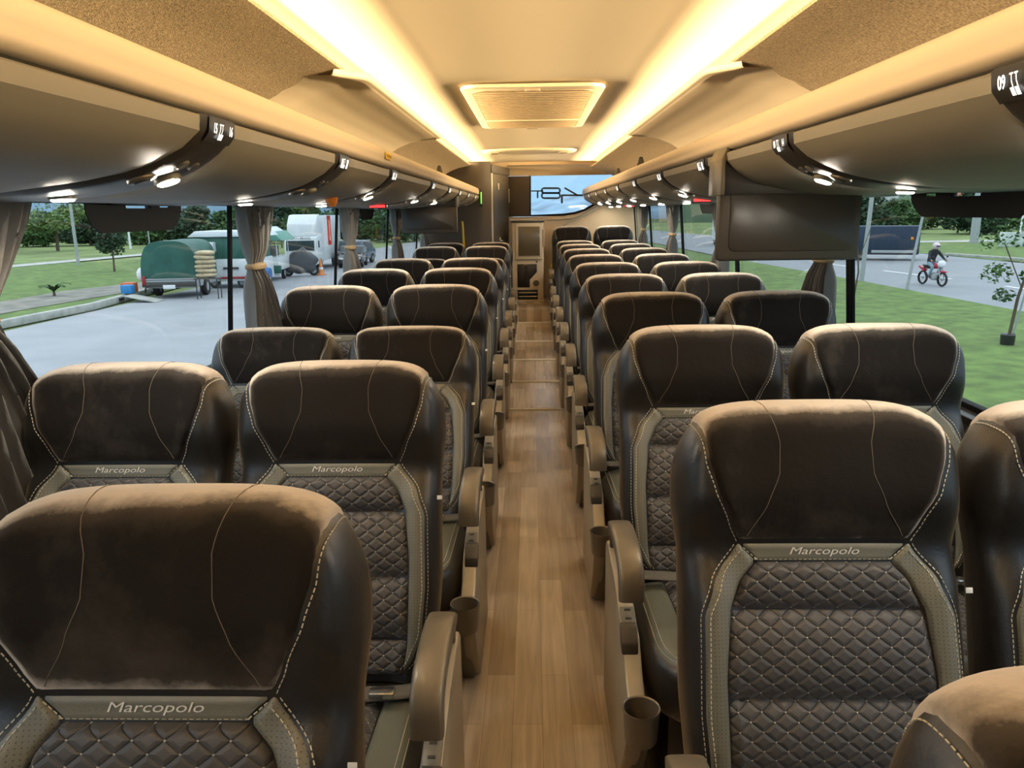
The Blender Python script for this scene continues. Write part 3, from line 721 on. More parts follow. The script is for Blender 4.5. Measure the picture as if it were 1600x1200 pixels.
def rack(s, y0, y1, ys, lights, nm, texts):
    R = thing('luggage_rack', f'long overhead luggage rack with beige rail along the {nm} side', 'luggage rack', (s * .9, (y0 + y1) / 2, 1.42))
    inv = Matrix.Translation((-s * .9, -(y0 + y1) / 2, -1.42))
    def B(mb, name, m, par=None, autos=50, smooth=True):
        o = mb.build(name, m, par or R, autos=autos, smooth=smooth)
        if par is None: o.matrix_parent_inverse = inv
        else: o.matrix_parent_inverse = Matrix()
        return o
    def flip(mb):
        if s > 0: mb.f = [f[::-1] for f in mb.f]
        return mb
    B(flip(MB().loft([(s * x, z) for x, z in TUBE], y0, y1, 6)), 'rail', M_rail, autos=60)
    B(flip(MB().loft([(s * x, z) for x, z in [(.606, 1.558), (.62, 1.556), (.62, 1.53), (.66, 1.50), (.75, 1.475), (1.24, 1.46)]], y0, y1, 2)), 'shelf', M_dark)
    B(MB().loft([(s * x, z) for x, z in [(.668, 1.59), (.66, 1.52), (1.2, 1.49)]], y0, y1, 2), 'shelf_floor', M_dark)
    edges = [y0] + ys + [y1]
    for a, b in zip(edges, edges[1:]):
        a2 = a; b2 = b
        if b2 - a2 < .08: continue
        def fn(i, j, a2=a2, b2=b2):
            d = .006 + (RL[2] - .006) * i / .2 if i <= .2 else RL[2] + (RL[-1] - .154 - RL[2]) * (i - .2) / .8; x = rs(d)[0].x; hw = svc_hw(x) - .004
            ya = a2 + (hw if a2 != y0 else 0); yb = b2 - (hw if b2 != y1 else 0)
            if ya > yb: ya = yb = (ya + yb) / 2
            y = lerp(ya, yb, j); e = min(y - ya, yb - y, .03) / .03; e2 = min(1, i / .03, (1 - i) / .06)
            return RS(s, d, y, .001 + .009 * math.sqrt(max(0, 1 - (1 - e) ** 2)) * math.sqrt(max(0, 1 - (1 - e2) ** 2)))
        B(flip(MB().grid(fn, 30, 16)), 'bin_panel', M_bin, autos=24)
    B(flip(MB().grid(lambda i, j: RS(s, lerp(RL[-1] - .20, RL[-1], i), lerp(y0, y1, j), .001 + .004 * math.sin(i * PI)), 6, 4)), 'lower_edge', M_dark)
    for k, yc in enumerate(ys):
        def fn(i, j, yc=yc):
            d = .004 + (RL[-1] - .05) * i; x = rs(d)[0].x; hw = svc_hw(x)
            q = 2 * j - 1; return RS(s, d, yc + q * hw, .010 * math.sqrt(max(0, 1 - abs(q) ** 6)) )
        sp = B(flip(MB().grid(fn, 30, 12)), 'service_panel', M_svc); 
        def P(mb, name, m, smooth=True, sp=sp):
            o = mb.build(name, m, sp, smooth=smooth); return o
        # number sign
        mb = MB()
        nrm = rnorm(s, .022)
        mb.grid(lambda i, j: RS(s, lerp(.006, .044, i), yc + lerp(-.058, .062, j), .0120), 3, 3)
        P(flip(mb), 'number_sign', M_blackp)
        mb = MB()
        tx = texts.get(k)
        def blk(ya, yb, da, db):
            g_ = MB().grid(lambda i, j: RS(s, lerp(da, db, i), yc + lerp(ya, yb, j), .0140), 2, 2)
            if s > 0: g_.f = [f[::-1] for f in g_.f]
            mb.add(g_.v, g_.f)
        def wr(t_, yo, sz, sxx=1.0, do=.024):
            tv, tf = text_data(t_, sz, 0, 0, sxx, .0006)
            mb.add([RS(s, do - v.y, yc + yo + (v.x if s < 0 else -v.x), .0140) for v in tv], [f[::-1] for f in tf])
        if tx:
            wr(tx[0], (-.034 if s < 0 else .036), .024, .72)
            if tx[1]: wr(tx[1], (.038 if s < 0 else -.030), .024, .72)
        else:
            blk(-.038, -.020, .015, .033); blk(.026, .044, .015, .033)
        for q in (0, 1):
            yy = (-.012 if s < 0 else .014) + q * (.010 if s < 0 else -.010) * 1
            blk(min(yy, yy + .002), max(yy, yy + .002), .014, .034); blk(yy - .003, yy + .005, .014, .016); blk(yy - .003, yy + .005, .032, .034)
        P(mb, 'sign_glyphs', M_sign, False)
        # vents, button, lamps
        def disc(x, dy, r, hgt, name, m, sq=1.0, ringm=None):
            d = dof(x); c = RS(s, d, yc + dy, .010); n_ = rnorm(s, d); rot = Vector((0, 0, 1)).rotation_difference(n_).to_matrix()
            def put(profile, nm_, mm):
                q_ = MB().lathe(profile, (0, 0, 0), 22); q_.v = [rot @ Vector((v.x, v.y * 1.0, v.z)) + c for v in q_.v]; return P(q_, nm_, mm)
            return put([(r, -.002), (r, hgt), (r * .85, hgt + .002), (0, hgt + .002)], name, m)
        disc(.665, .026, .012, .002, 'call_button', M_orange if (k == 0 and s < 0) else M_dark)
        disc(.665, -.020, .013, .002, 'info_button', M_port)
        disc(.730, -.045, .026, .003, 'air_vent', M_bronze); disc(.730, -.045, .016, .006, 'vent_core', M_blackp)
        la, lb = lights[k]
        disc(.715, .022, .026, .008, 'lamp_ring', M_port); disc(.715, .022, .0205, .011, 'reading_light', M_wled if la else M_port)
        disc(.905, .0, .024, .004, 'lamp_ring', M_port); disc(.905, .0, .020, .007, 'reading_light', M_wled if lb else M_port)
    return R
ysL = [-.05, 1.47, 2.42, 3.30, 4.62, 5.55, 6.35, 7.20, 8.10]
rack(-1, -.9, 8.60, ysL, [(1, 1), (1, 1), (0, 1), (1, 1), (1, 1), (1, 0), (1, 0), (1, 0), (0, 0)], 'left', {1: ('15', '16')})
ysR = [1.03, 1.98, 2.88, 3.80, 4.72, 5.64, 6.55, 7.47, 8.38, 9.2]
rack(1, -.9, 9.40, ysR, [(1, 1), (1, 1), (0, 0), (1, 1), (1, 1), (1, 1), (1, 1), (1, 1), (1, 1), (0, 1)], 'right', {0: ('09', None), 1: ('10', '14')})

# things mounted on the racks
def led_sign(x, y, z, lab, wd=.15):
    t = MB().box((x, y, z), (.10, .035, .030), .006).build('led_sign', M_blackp); tag(t, lab, 'sign', 'red glowing display signs under the racks')
    dt = MB(); rnd = random.Random(int(y * 100))
    dt.box((x, y - .019, z - .002), (.086, .003, .014), .001)
    dt.build('display', M_red, t)
led_sign(-.86, 4.30, 1.418, 'red glowing display under the left luggage rack')
led_sign(.85, 4.06, 1.424, 'red glowing display under the right luggage rack, beside the big monitor')
led_sign(.92, 7.6, 1.416, 'red glowing display under the right luggage rack, far end')
t = thing('warning_lamp', 'amber faceted lamp hanging under the left luggage rack', 'lamp', (-.77, 2.95, 1.432))
MB().lathe([(0, -.028), (.012, -.026), (.021, -.012), (.024, .004), (.018, .014), (0, .016)], (0, 0, 0), 10).build('lens', M_orange, t, autos=20)
MB().box((.06, .03, .028), (.09, .03, .012), .005, Matrix.Rotation(-.35, 3, 'Y')).build('arm', M_bronze, t)
st_ = MB().box((-.5825, 3.15, 1.598), (.002, .13, .026), .0008).build('warning_sticker', M_yellow); tag(st_, 'yellow warning sticker on the left rack rail', 'sticker')
rw_ = MB()
for k in range(9): rw_.box((-.5812, 3.10 + k * .0125, 1.598), (.0012, .005, .012))
rw_.build('print', mat('sticker_print', (.35, .2, .01), .6), st_, smooth=False)
for s, y in ((-1, .93), (-1, 5.6), (1, 5.0), (1, 6.3)):
    o = MB().prism([(s * .63, 1.61), (s * .655, 1.70), (s * .675, 1.70), (s * .70, 1.61)], y - .012, y + .012, 'Y', .003).build('rack_bracket', M_dark)
    tag(o, f'dark bracket holding the {"left" if s<0 else "right"} rack to the ceiling, {"near end" if y in (.93,5.0) else "farther along"}', 'bracket')
def monitor(x, y, lab):
    s = 1 if x > 0 else -1
    t = thing('monitor', lab, 'monitor', (x, y, 1.22))
    c = MB().box((0, 0, .125), (.455, .045, .265), .014).build('casing', M_dark, t)
    MB().prism(rrect(.195, .105, .02), -.004, 0, 'Z', .002)
    sm_ = MB().prism([(a, b) for a, b in rrect(.198, .105, .022)], -.027, -.022, 'Y', .002); sm_.v = [v + Vector((.006, 0, .128)) for v in sm_.v]
    sm_.build('screen_cover', mat('screen_cover_' + str(s), (.040, .033, .026), .33), c)
    xi = -s * .225
    # bracket housing that follows the rack
    P_ = [(xi, .24), (xi + s * .0, .30), (xi + s * .015, .345), (xi + s * .045, .372), (xi + s * .05, .30), (xi + s * .10, .275), (xi + s * .18, .245), (xi + s * .30, .220), (xi + s * .45, .212), (xi + s * .45, .20), (xi, .20)]
    MB().prism(P_, -.03, .10, 'Y', .004).build('housing', M_svc, t, autos=40)
    MB().prism([(xi - s * .006, .20), (xi - s * .006, .31), (xi + s * .012, .352), (xi + s * .045, .382), (xi + s * .055, .375), (xi + s * .022, .340), (xi + s * .008, .30), (xi + s * .008, .20)], -.05, .12, 'Y', .003).build('bracket', M_bronze, t, autos=40)
    return t
monitor(.805, 2.55, 'large dark fold-down monitor hanging from the right luggage rack')
monitor(-.845, 6.35, 'distant dark fold-down monitor hanging from the left luggage rack')

# ------------------------------------------------------------------ curtains
def curtain(s, y0, lab, wt=.36, wb=.40, zt=1.17, rev=1):
    t = thing('curtain', lab, 'curtain', (s * 1.17, y0, .76), 0, 'grey pleated curtains tied beside the window posts')
    def fn(i, j):
        z = lerp(1.44, .74, j)
        if z > zt: q = (z - zt) / (1.44 - zt); wd = lerp(.13, wt, sstep(q, 0, 1)); c = lerp(.085, wt * .42, q)
        else: q = (zt - z) / (zt - .74); wd = lerp(.13, wb, sstep(q, -.2, .9)); c = lerp(.085, wb * .5, q)
        pinch = 1 - math.exp(-((z - zt) / .05) ** 2)
        y = c + (i - .5) * wd
        a = 2 * PI * i * 7 + 1.3 * math.sin(j * 3 + i * 2)
        x = (.028 * math.sin(a) + .010 * math.sin(a * 2.3 + 1)) * (.35 + .65 * pinch) - .02 * pinch * 0
        y += .008 * math.cos(a) 
        return (-s * x, rev * y, z - .76)
    c = MB().grid(fn, 84, 40).build('cloth', M_curt, t, autos=None)
    MB().sell((0, rev * .085, zt - .76), (.030, .082, .016), 3, 24, 8).build('tieback', M_tie, t)
    return t
for i, y in enumerate([-.20, 1.44, 3.12, 4.83, 6.55, 8.26][1:]):
    curtain(-1, y, f'grey pleated curtain tied at the {ORD[i+1]} window post from the camera, left side')
    curtain(1, y, f'grey pleated curtain tied at the {ORD[i+1]} window post from the camera, right side')

# black printed handle shapes on the glass
def frit(s, y0, y1, z0, lab):
    xx = s * 1.256; yc = (y0 + y1) / 2; hy = (y1 - y0) / 2
    pts = [(y0, 1.44), (y0 + .01, 1.39), (y0 + .035, z0 + .022), (y0 + .075, z0), (y1 - .075, z0), (y1 - .035, z0 + .022), (y1 - .01, 1.39), (y1, 1.44), (y1 - .08, 1.44), (y1 - .10, 1.407), (y1 - .16, 1.407), (y1 - .17, 1.44)]
    pts = pts + [(yc + .085, 1.44), (yc + .075, 1.404), (yc - .075, 1.404), (yc - .085, 1.44)]
    o = MB().prism(pts, xx - .0015, xx + .0015, 'X').build('glass_latch_surround', M_frame, smooth=False)
    tag(o, lab, 'window latch'); lean(o, s)
    for q in (-.13, .13): MB().box((xx - s * .012, yc + q, 1.40), (.02, .03, .05), .008).build('latch', M_blackp, o)
frit(-1, 2.07, 2.66, 1.335, 'black rounded latch surround at the top of the left window nearest the camera')
frit(1, 1.95, 2.60, 1.345, 'black rounded latch surround at the top of the right window nearest the camera')
frit(-1, 5.45, 5.95, 1.335, 'black latch surround at the top of the far left window')
frit(1, 5.3, 5.8, 1.345, 'black latch surround at the top of the far right window')
o = MB().box((-1.215, 4.60, 1.285), (.003, .07, .17), .001).build('red_sticker', M_redp); tag(o, 'red vertical sticker on the left window glass', 'sticker')
MB().box((-1.213, 4.60, 1.285), (.002, .012, .12), .0005).build('print', M_white, o)

# ------------------------------------------------------------------ outside
G = -1.5
def ground(name, poly, z, m, label=None, kind='structure'):
    o = raw(name, [(x, y, z) for x, y in poly], [tuple(range(len(poly)))], m, smooth=False); o['kind'] = kind
    if label: tag(o, label, name.replace('_', ' '))
    return o
M_asph = mat('asphalt', (.30, .31, .33), .85, nscale=.6, nvar=.10, bump=.5, bscale=12)
M_asph2 = mat('road_asphalt', (.23, .245, .26), .8, nscale=.5, nvar=.08)
M_grass = mat('lawn_grass', (.105, .165, .035), .95, nscale=2.2, nvar=.35, bump=1.0, bscale=14)
M_grass2 = mat('meadow_grass', (.15, .20, .06), .95, nscale=.35, nvar=.35)
M_conc = mat('concrete', (.38, .38, .35), .85, nscale=3, nvar=.2)
M_paint = mat('white_paint', (.75, .77, .78), .6)
M_leaf = mat('leaf_green', (.045, .105, .022), .7, nscale=1.2, nvar=.5)
M_leaf2 = mat('leaf_dark', (.022, .055, .020), .75, nscale=.7, nvar=.5)
M_leaf3 = mat('leaf_light', (.12, .19, .05), .7, nscale=1.5, nvar=.4)
M_bark = mat('bark', (.10, .075, .05), .9)
M_whitev = mat('white_vehicle_paint', (.70, .73, .74), .35, coat=.3)
M_tire = mat('tyre_rubber', (.018, .018, .018), .8)
M_wind = mat('vehicle_glass', (.035, .05, .055), .12)
M_tarp = mat('green_tarpaulin', (.020, .095, .072), .6, nscale=2, nvar=.25, bump=.5, bscale=6)
M_gpaint = mat('green_paint', (.03, .12, .085), .5)
M_navy = mat('navy_tarpaulin', (.012, .028, .055), .6, nscale=3, nvar=.2, stretch=(3, 3, .2))
M_galv = mat('grey_metal_pole', (.34, .36, .36), .5)
M_sack = mat('tan_sack', (.50, .40, .25), .85, nscale=6, nvar=.2)
ground('ground', [(-260, -60), (300, -60), (300, 420), (-260, 420)], G - .03, M_grass2)
ground('road', [(-14.2, -30), (6.5, -30), (9.0, 20), (9.0, 120), (-6, 140), (-13.5, 60)], G, M_asph, 'grey asphalt parking road beside the bus')
ground('lawn', [(-60, -30), (-14.35, -30), (-14.35, 30), (-15, 36), (-14.5, 50), (-60, 50)], G + .02, M_grass, 'green lawn beyond the kerb on the left')
ground('pavement', [(-18.6, 18), (-16.4, 18), (-16.2, 24), (-15.4, 32), (-16.6, 36), (-18.6, 30)], G + .035, mat('worn_paving', (.20, .19, .16), .9, nscale=1.5, nvar=.3), 'worn paved patch in the lawn')
ground('footpath', [(-33.5, 0), (-31, 44), (-28.5, 60), (-26, 80), (-28, 80), (-30.5, 60), (-33, 44), (-35.5, 0)], G + .04, M_conc, 'pale concrete path crossing behind the lawn')
ground('verge', [(3.2, -30), (13.4, -30), (13.4, 21), (12.9, 31), (11.6, 46), (9, 70), (6.5, 90), (4.5, 60), (4.0, 20)], G + .02, M_grass, 'green grass verge between the bus and the road')
ground('highway', [(13.4, -30), (27.5, -30), (25.6, 40), (24.4, 45), (22, 60), (17, 110), (9, 110), (11.0, 60), (11.6, 46), (12.9, 31), (13.4, 21)], G + .015, M_asph2, 'grey two-lane road beyond the verge')
ground('field', [(25.6, 20), (70, 20), (70, 62), (23, 62)], G + .03, M_grass, 'green field beyond the road')
ground('far_path', [(20, 62), (70, 62), (70, 65), (20, 65)], G + .05, M_conc, 'pale path beyond the field')
for i, (x0, y0, x1, y1) in enumerate([(17.3, 22, 16.9, 28), (16.6, 31, 15.9, 35.5), (15.5, 38, 14.9, 42), (17.6, 8, 17.4, 16)]):
    d = Vector((x1 - x0, y1 - y0, 0)).normalized(); n_ = Vector((d.y, -d.x, 0)) * .09
    o = raw('lane_marking', [(x0 - n_.x, y0 - n_.y, G + .025), (x0 + n_.x, y0 + n_.y, G + .025), (x1 + n_.x, y1 + n_.y, G + .025), (x1 - n_.x, y1 - n_.y, G + .025)], [(0, 1, 2, 3)], M_paint, smooth=False); o['kind'] = 'structure'
ee = raw('edge_marking', [(24.9, 20, G + .03), (25.15, 20, G + .03), (24.6, 41, G + .03), (24.35, 41, G + .03)], [(0, 1, 2, 3)], M_paint, smooth=False); ee['kind'] = 'structure'
def kerb(name, pts, w, h, lab, m=M_conc, holes=False):
    mb = MB(); pts = [Vector((*p, 0)) for p in pts]
    for a, b in zip(pts, pts[1:]):
        d = (b - a); L = d.length; rot = Matrix.Rotation(math.atan2(d.y, d.x), 3, 'Z'); c = (a + b) / 2; mb.box((c.x, c.y, G + h / 2), (L + .05, w, h), .02, rot)
    o = mb.build(name, m); o['kind'] = 'structure'; tag(o, lab, 'kerb')
    return o
kb = kerb('kerb', [(-14.25, -10), (-14.25, 20), (-14.0, 24), (-14.7, 30), (-14.5, 50)], .22, .22, 'old concrete kerb with dark drain slots along the lawn')
for y in (17.2, 19.4, 21.6, 23.8, 26.0, 28.4):
    MB().box((-14.12, y, G + .12), (.10, .30, .10)).build('drain_slot', M_blackp, kb, smooth=False)
kerb('kerb', [(25.7, 20), (25.3, 41), (24.2, 46)], .3, .16, 'pale kerb at the far side of the road')
# plants
def leafcloud(blobs, n, size, seed):
    rnd = random.Random(seed); vs = []; fs = []
    for k in range(n):
        c, r = rnd.choice(blobs)
        d = Vector((rnd.gauss(0, 1), rnd.gauss(0, 1), rnd.gauss(0, 1))).normalized() * (rnd.random() ** .35)
        p = Vector(c) + Vector((d.x * r[0], d.y * r[1], d.z * r[2]))
        a = Vector((rnd.uniform(-1, 1), rnd.uniform(-1, 1), rnd.uniform(-.5, .5))).normalized() * size * rnd.uniform(.6, 1.2); b = a.cross(Vector((rnd.uniform(-1, 1), rnd.uniform(-1, 1), rnd.uniform(-1, 1))).normalized()) * .55
        i = len(vs); vs += [p - a, p - b, p + a, p + b]; fs.append((i, i + 1, i + 2, i + 3))
    return vs, fs
def tree(name, lab, loc, h, r, trunk, n, size, m, seed, group=None, blobs=None, zc=.62, parts=True):
    t = thing(name, lab, 'tree', loc, 0, group); rnd = random.Random(seed)
    if blobs is None:
        blobs = [((0, 0, h * zc), (r * .75, r * .75, h * (1 - zc) * .85))] + [((rnd.uniform(-.55, .55) * r, rnd.uniform(-.55, .55) * r, h * rnd.uniform(zc - .18, zc + .2)), (r * .5,) * 2 + (h * .18,)) for _ in range(7)]
    vs, fs = leafcloud(blobs, n, size, seed); raw('crown', vs, fs, m, t, smooth=False)
    MB().tube([(0, 0, 0), (r * .03, 0, h * .3), (-r * .03, 0, h * zc)], [trunk, trunk * .8, trunk * .4], 7).build('trunk', M_bark, t)
    return t
tree('small_tree', 'small round dark green tree alone on the lawn', (-22.3, 40.8, G), 2.25, 1.0, .06, 1500, .10, M_leaf2, 3, zc=.68)
tree('broadleaf_tree', 'pale green spreading tree behind the lawn', (-42, 68, G), 4.6, 3.0, .15, 2600, .20, M_leaf3, 4, zc=.62)
tree('broadleaf_tree', 'tall dark tree at the left end of the lawn', (-49, 70, G), 4.6, 2.6, .2, 2600, .20, M_leaf2, 5, zc=.66)
protos = []
k = 0
rnd = random.Random(11)
def treeline(xs, lab, grp, ybase, hh):
    global k
    for x in xs:
        y = ybase(x) + rnd.uniform(-4, 4); sc = rnd.uniform(.85, 1.15) * hh(x)
        if len(protos) < 4:
            t = tree('woodland_tree', lab, (x, y, G), 4.4, 3.6, .2, 2200, .34, (M_leaf2, M_leaf, M_leaf2, M_leaf)[len(protos)], 20 + len(protos), grp, zc=.42, blobs=[((0, 0, 2.3), (3.0, 3.0, 1.8)), ((1.8, .5, 1.4), (2.2, 2, 1.3)), ((-1.7, -.6, 1.3), (2.2, 2, 1.3)), ((.6, -1.6, 1.2), (2.3, 1.8, 1.2)), ((-.4, .4, 3.5), (1.5, 1.5, .9))]); protos.append(t)
        else: t = copy_tree(protos[k % 4]); tag(t, lab, 'tree', grp); k += 1
        t.location = (x, y, G); t.rotation_euler = (0, 0, rnd.uniform(0, 6)); t.scale = (sc, sc, sc)
treeline([-92 + 4.6 * i for i in range(20)], 'dark green tree in the dense treeline beyond the left lawn', 'trees of the left treeline', lambda x: 78 + (x + 90) * .05, lambda x: .82)
treeline([-95 + 5.6 * i for i in range(17)], 'dark green tree in the taller rank behind the left treeline', 'trees of the second left rank', lambda x: 92, lambda x: .98)
treeline([30 + 4.8 * i for i in range(20)], 'dark green tree in the dense woodland beyond the road', 'trees of the right woodland', lambda x: 84 - (x - 44) * .25, lambda x: .85)
treeline([36 + 6.2 * i for i in range(15)], 'dark green tree in the taller rank of the right woodland', 'trees at the back of the right woodland', lambda x: 98 - (x - 44) * .25, lambda x: 1.02)
# sapling with stakes close to the right window
sp = thing('sapling', 'slender young tree with loose leaves on the right verge', 'tree', (9.9, 16.1, G))
bl = [((0, 0, 3.0), (.35, .35, .35)), ((-.5, 0, 2.2), (.4, .4, .3)), ((.35, .2, 2.3), (.45, .4, .35)), ((-.35, .1, 1.5), (.35, .35, .22)), ((.5, 0, 1.5), (.45, .35, .3)), ((.1, 0, 2.7), (.5, .4, .3)), ((-.2, 0, 1.05), (.2, .2, .15))]
vs, fs = leafcloud(bl, 620, .065, 9); raw('crown', vs, fs, M_leaf, sp, smooth=False)
tm = MB().tube([(0, 0, 0), (.10, 0, 1.0), (.30, 0, 1.9), (.15, 0, 3.1)], [.035, .03, .02, .01], 6); tm.build('trunk', M_bark, sp)
bm_ = MB().tube([(.15, 0, 1.2), (-.3, 0, 2.1)], .012, 5); bm_.build('branch', M_bark, sp); MB().tube([(.08, .02, .0), (.45, .02, 2.4)], .02, 6).build('stake', M_galv, sp)
MB().lathe([(0, 0), (.13, 0), (.14, .22), (.12, .25), (0, .24)], (0, 0, 0), 14).build('root_guard', M_blackp, sp)
sp2 = thing('bare_sapling', 'thin bare sapling beside the right window post', 'tree', (9.9, 24.0, G))
MB().tube([(0, 0, 0), (.1, 0, .9), (.0, 0, 1.8), (-.25, 0, 2.5)], [.03, .025, .015, .008], 6).build('stem', M_bark, sp2)
MB().tube([(.05, 0, 1.2), (.35, 0, 2.2)], .012, 5).build('branch', M_bark, sp2)
# low palm on the lawn
pm = thing('low_palm', 'small low palm with arching fronds on the lawn', 'plant', (-17.8, 28.2, G))
for i in range(14):
    a = i * 2.4; fr = []
    L = .8 + .15 * (i % 3)
    for j in range(9):
        q = j / 8; r_ = L * q; z = .35 + .5 * math.sin(q * 2.2) * (.6 + .2 * (i % 3)); fr.append(Vector((math.cos(a) * r_, math.sin(a) * r_, z)))
    vs = []; fs = []
    for j, p in enumerate(fr):
        side = Vector((-math.sin(a), math.cos(a), 0)) * .10 * math.sin(min(1, j / 8 + .15) * PI); vs += [p - side - Vector((0, 0, .04)), p, p + side - Vector((0, 0, .04))]
    for j in range(8):
        for c_ in (0, 1): fs.append((j * 3 + c_, j * 3 + c_ + 1, j * 3 + c_ + 4, j * 3 + c_ + 3))
    raw('frond', vs, fs, M_leaf, pm)
MB().tube([(0, 0, 0), (0, 0, .4)], [.10, .07], 8).build('trunk', M_bark, pm); pm.scale = (.55, .55, .6)
# poles and signs
def pole(loc, h, r, lab, m=M_galv, lean=0, cat='pole', name='utility_pole'):
    o = MB().tube([(0, 0, 0), (lean * .5, 0, h / 2), (lean, 0, h)], [r, r * .85, r * .7], 10).build(name, m); o.location = loc; tag(o, lab, cat); return o
pole((-27.7, 46.7, G), 9, .10, 'pale utility pole standing on a base on the lawn')
pole((12.9, 30.6, G), 9, .09, 'grey pole on the verge beside the monitor', lean=.35)
pole((13.1, 27.3, G), 3.0, .055, 'thin grey sign pole on the verge beside the navy trailer', lean=.35)
pole((33.5, 60, G), 12, .32, 'thick pale utility pole beyond the road')
pole((40.5, 66, G), 10, .08, 'thin white lamp post leaning beyond the field', M_paint, lean=.5, name='lamp_post')
pole((23.5, 66, G), 12, .08, 'thin white lamp post near the monitor, beyond the road', M_paint, lean=.7, name='lamp_post')
pole((-36.5, 70, G), 11, .10, 'thin pale mast above the treeline', M_paint, name='lamp_post')
sg = thing('road_sign', 'small white sign panel at the edge of the lawn', 'sign', (-32.0, 64.5, G))
MB().box((0, 0, 2.6), (1.3, .06, 1.6), .02).build('panel', M_paint, sg); MB().tube([(0, .05, 0), (0, .05, 2.0)], .05, 8).build('post', M_galv, sg); MB().box((0, -.04, 2.8), (.5, .02, .5)).build('emblem', mat('sign_blue', (.1, .22, .35), .6), sg)
# white wall sign right
ws = MB().box((35.8, 53.6, G + .5), (7.5, .4, 1.0), .05, Matrix.Rotation(-.25, 3, 'Z')).build('concrete_wall', mat('weathered_white', (.50, .55, .52), .8, nscale=1.2, nvar=.35)); tag(ws, 'low weathered white wall standing in the field', 'wall')
# hills
def hill(name, x0, x1, y, h0, prof_, m, lab, seed):
    rnd = random.Random(seed); ph = [rnd.uniform(0, 6) for _ in range(6)]
    def fn(i, j):
        x = lerp(x0, x1, i); hh = prof_(x) * (1 + .08 * math.sin(x * .06 + ph[0]) + .05 * math.sin(x * .15 + ph[1]))
        return (x, y + 90 * j, G - 1 + hh * math.sin(min(1, j * 1.25) * PI / 2) + .6 * math.sin(x * .5 + j * 9))
    o = MB().grid(fn, 90, 10).build(name, m, autos=None); o['kind'] = 'structure'; tag(o, lab, 'hill'); return o
hill('hill', -340, -30, 190, 0, lambda x: 5 + 9 * sstep(x, -300, -130), mat('hazy_hill', (.11, .19, .26), 1, nscale=.05, nvar=.2), 'hazy blue hills above the left treeline', 1)  # blue distance haze is mixed into the hill colour
hill('hill', -60, 60, 240, 0, lambda x: 7 + 1.5 * math.sin(x / 12), mat('hazy_hill_rear', (.20, .30, .40), 1, nscale=.06, nvar=.4), 'hazy hill seen through the rear window', 2)  # paler again: the haze is painted as base colour
hl = hill('hill', 30, 300, 165, 0, lambda x: 30, mat('hill_green', (.07, .11, .06), 1, nscale=.08, nvar=.3), 'hillside with houses beyond the right woodland', 3)
hm = [mat('house_wall_a', (.50, .45, .40), .8), mat('house_wall_b', (.42, .30, .24), .8), mat('house_wall_c', (.55, .55, .55), .8)]
M_roof = mat('terracotta_roof', (.28, .12, .07), .8)
hp_ = []
for mm in hm:
    t = thing('house', 'small pale house on the hillside beyond the woodland', 'house', (0, 0, 0), 0, 'houses on the right hillside')
    MB().box((0, 0, 1.5), (5, 4, 4)).build('walls', mm, t, smooth=False); MB().prism([(-2.9, 3.4), (2.9, 3.4), (0, 4.7)], -2.4, 2.4, 'Y').build('roof', M_roof, t, smooth=False)
    hp_.append(t)
rnd = random.Random(5)
spots = []
for _ in range(500):
    q = (rnd.uniform(50, 150), rnd.uniform(.03, .42))
    if len(spots) < 60 and all(abs(q[0] - a) > 6.5 or abs(q[1] - b) * 90 > 5.5 for a, b in spots): spots.append(q)
for i, (x, j) in enumerate(spots):
    o = hp_[i] if i < 3 else copy_tree(hp_[i % 3]); o.location = (x, 165 + 90 * j, G - 1 + 30 * math.sin(min(1, j * 1.25) * PI / 2) * .97); o.rotation_euler = (0, 0, rnd.uniform(-.5, .5))
# wheel helper
def wheel(x, y, z, r, w, par, name='wheel', axis='X'):
    o = MB().lathe([(r * .55, -w / 2), (r * .95, -w / 2), (r, -w * .35), (r, w * .35), (r * .95, w / 2), (r * .55, w / 2)], (0, 0, 0), 22, axis).build(name, M_tire, par); o.location = (x, y, z)
    MB().lathe([(0, -w * .42), (r * .56, -w * .42), (r * .56, w * .42), (0, w * .42)], (0, 0, 0), 16, axis).build('rim', M_galv, o); return o
# cargo trailer under green tarp
t = thing('cargo_trailer', 'small cargo trailer under a domed green tarpaulin parked by the kerb', 'trailer', (-12.9, 27.4, G), .12)
def tarp(i, j):
    a = PI * i; x = -.95 * math.copysign(abs(math.cos(a)) ** .55, math.cos(a)); z = .72 + 1.30 * abs(math.sin(a)) ** .6
    y = lerp(-.35, 2.4, j); e = (1 - .05 * math.sin(j * 9 + i * 5)); return (x * e, y, z)
tp = MB().grid(tarp, 28, 14); tp.grid(lambda i, j: tuple(Vector(tarp(i, 0)).lerp(Vector((0, -.35, .72)), j)), 28, 4); tp.grid(lambda i, j: tuple(Vector(tarp(i, 1)).lerp(Vector((0, 2.4, .72)), j)), 28, 4); tp.build('tarpaulin', M_tarp, t, autos=60)
MB().box((0, 1.0, .55), (1.75, 2.7, .34), .02).build('bed', M_galv, t); MB().box((0, -.40, .50), (1.85, .06, .14), .01).build('rear_bar', M_dark, t)
rl = MB(); 
for z in (.62, .70): rl.tube([(-.9, -.40, z), (.9, -.40, z)], .02, 6)
rl.build('rail', M_galv, t)
MB().box((.0, -.45, .43), (.42, .02, .14), .005).build('number_plate', M_paint, t)
for x in (-.85, .85): wheel(x * 1.0, .9, .32, .32, .2, t)
for x in (-.85,): MB().box((x, -.42, .66), (.12, .05, .3), .01).build('tail_light', mat('tail_red', (.3, .02, .02), .4), t)
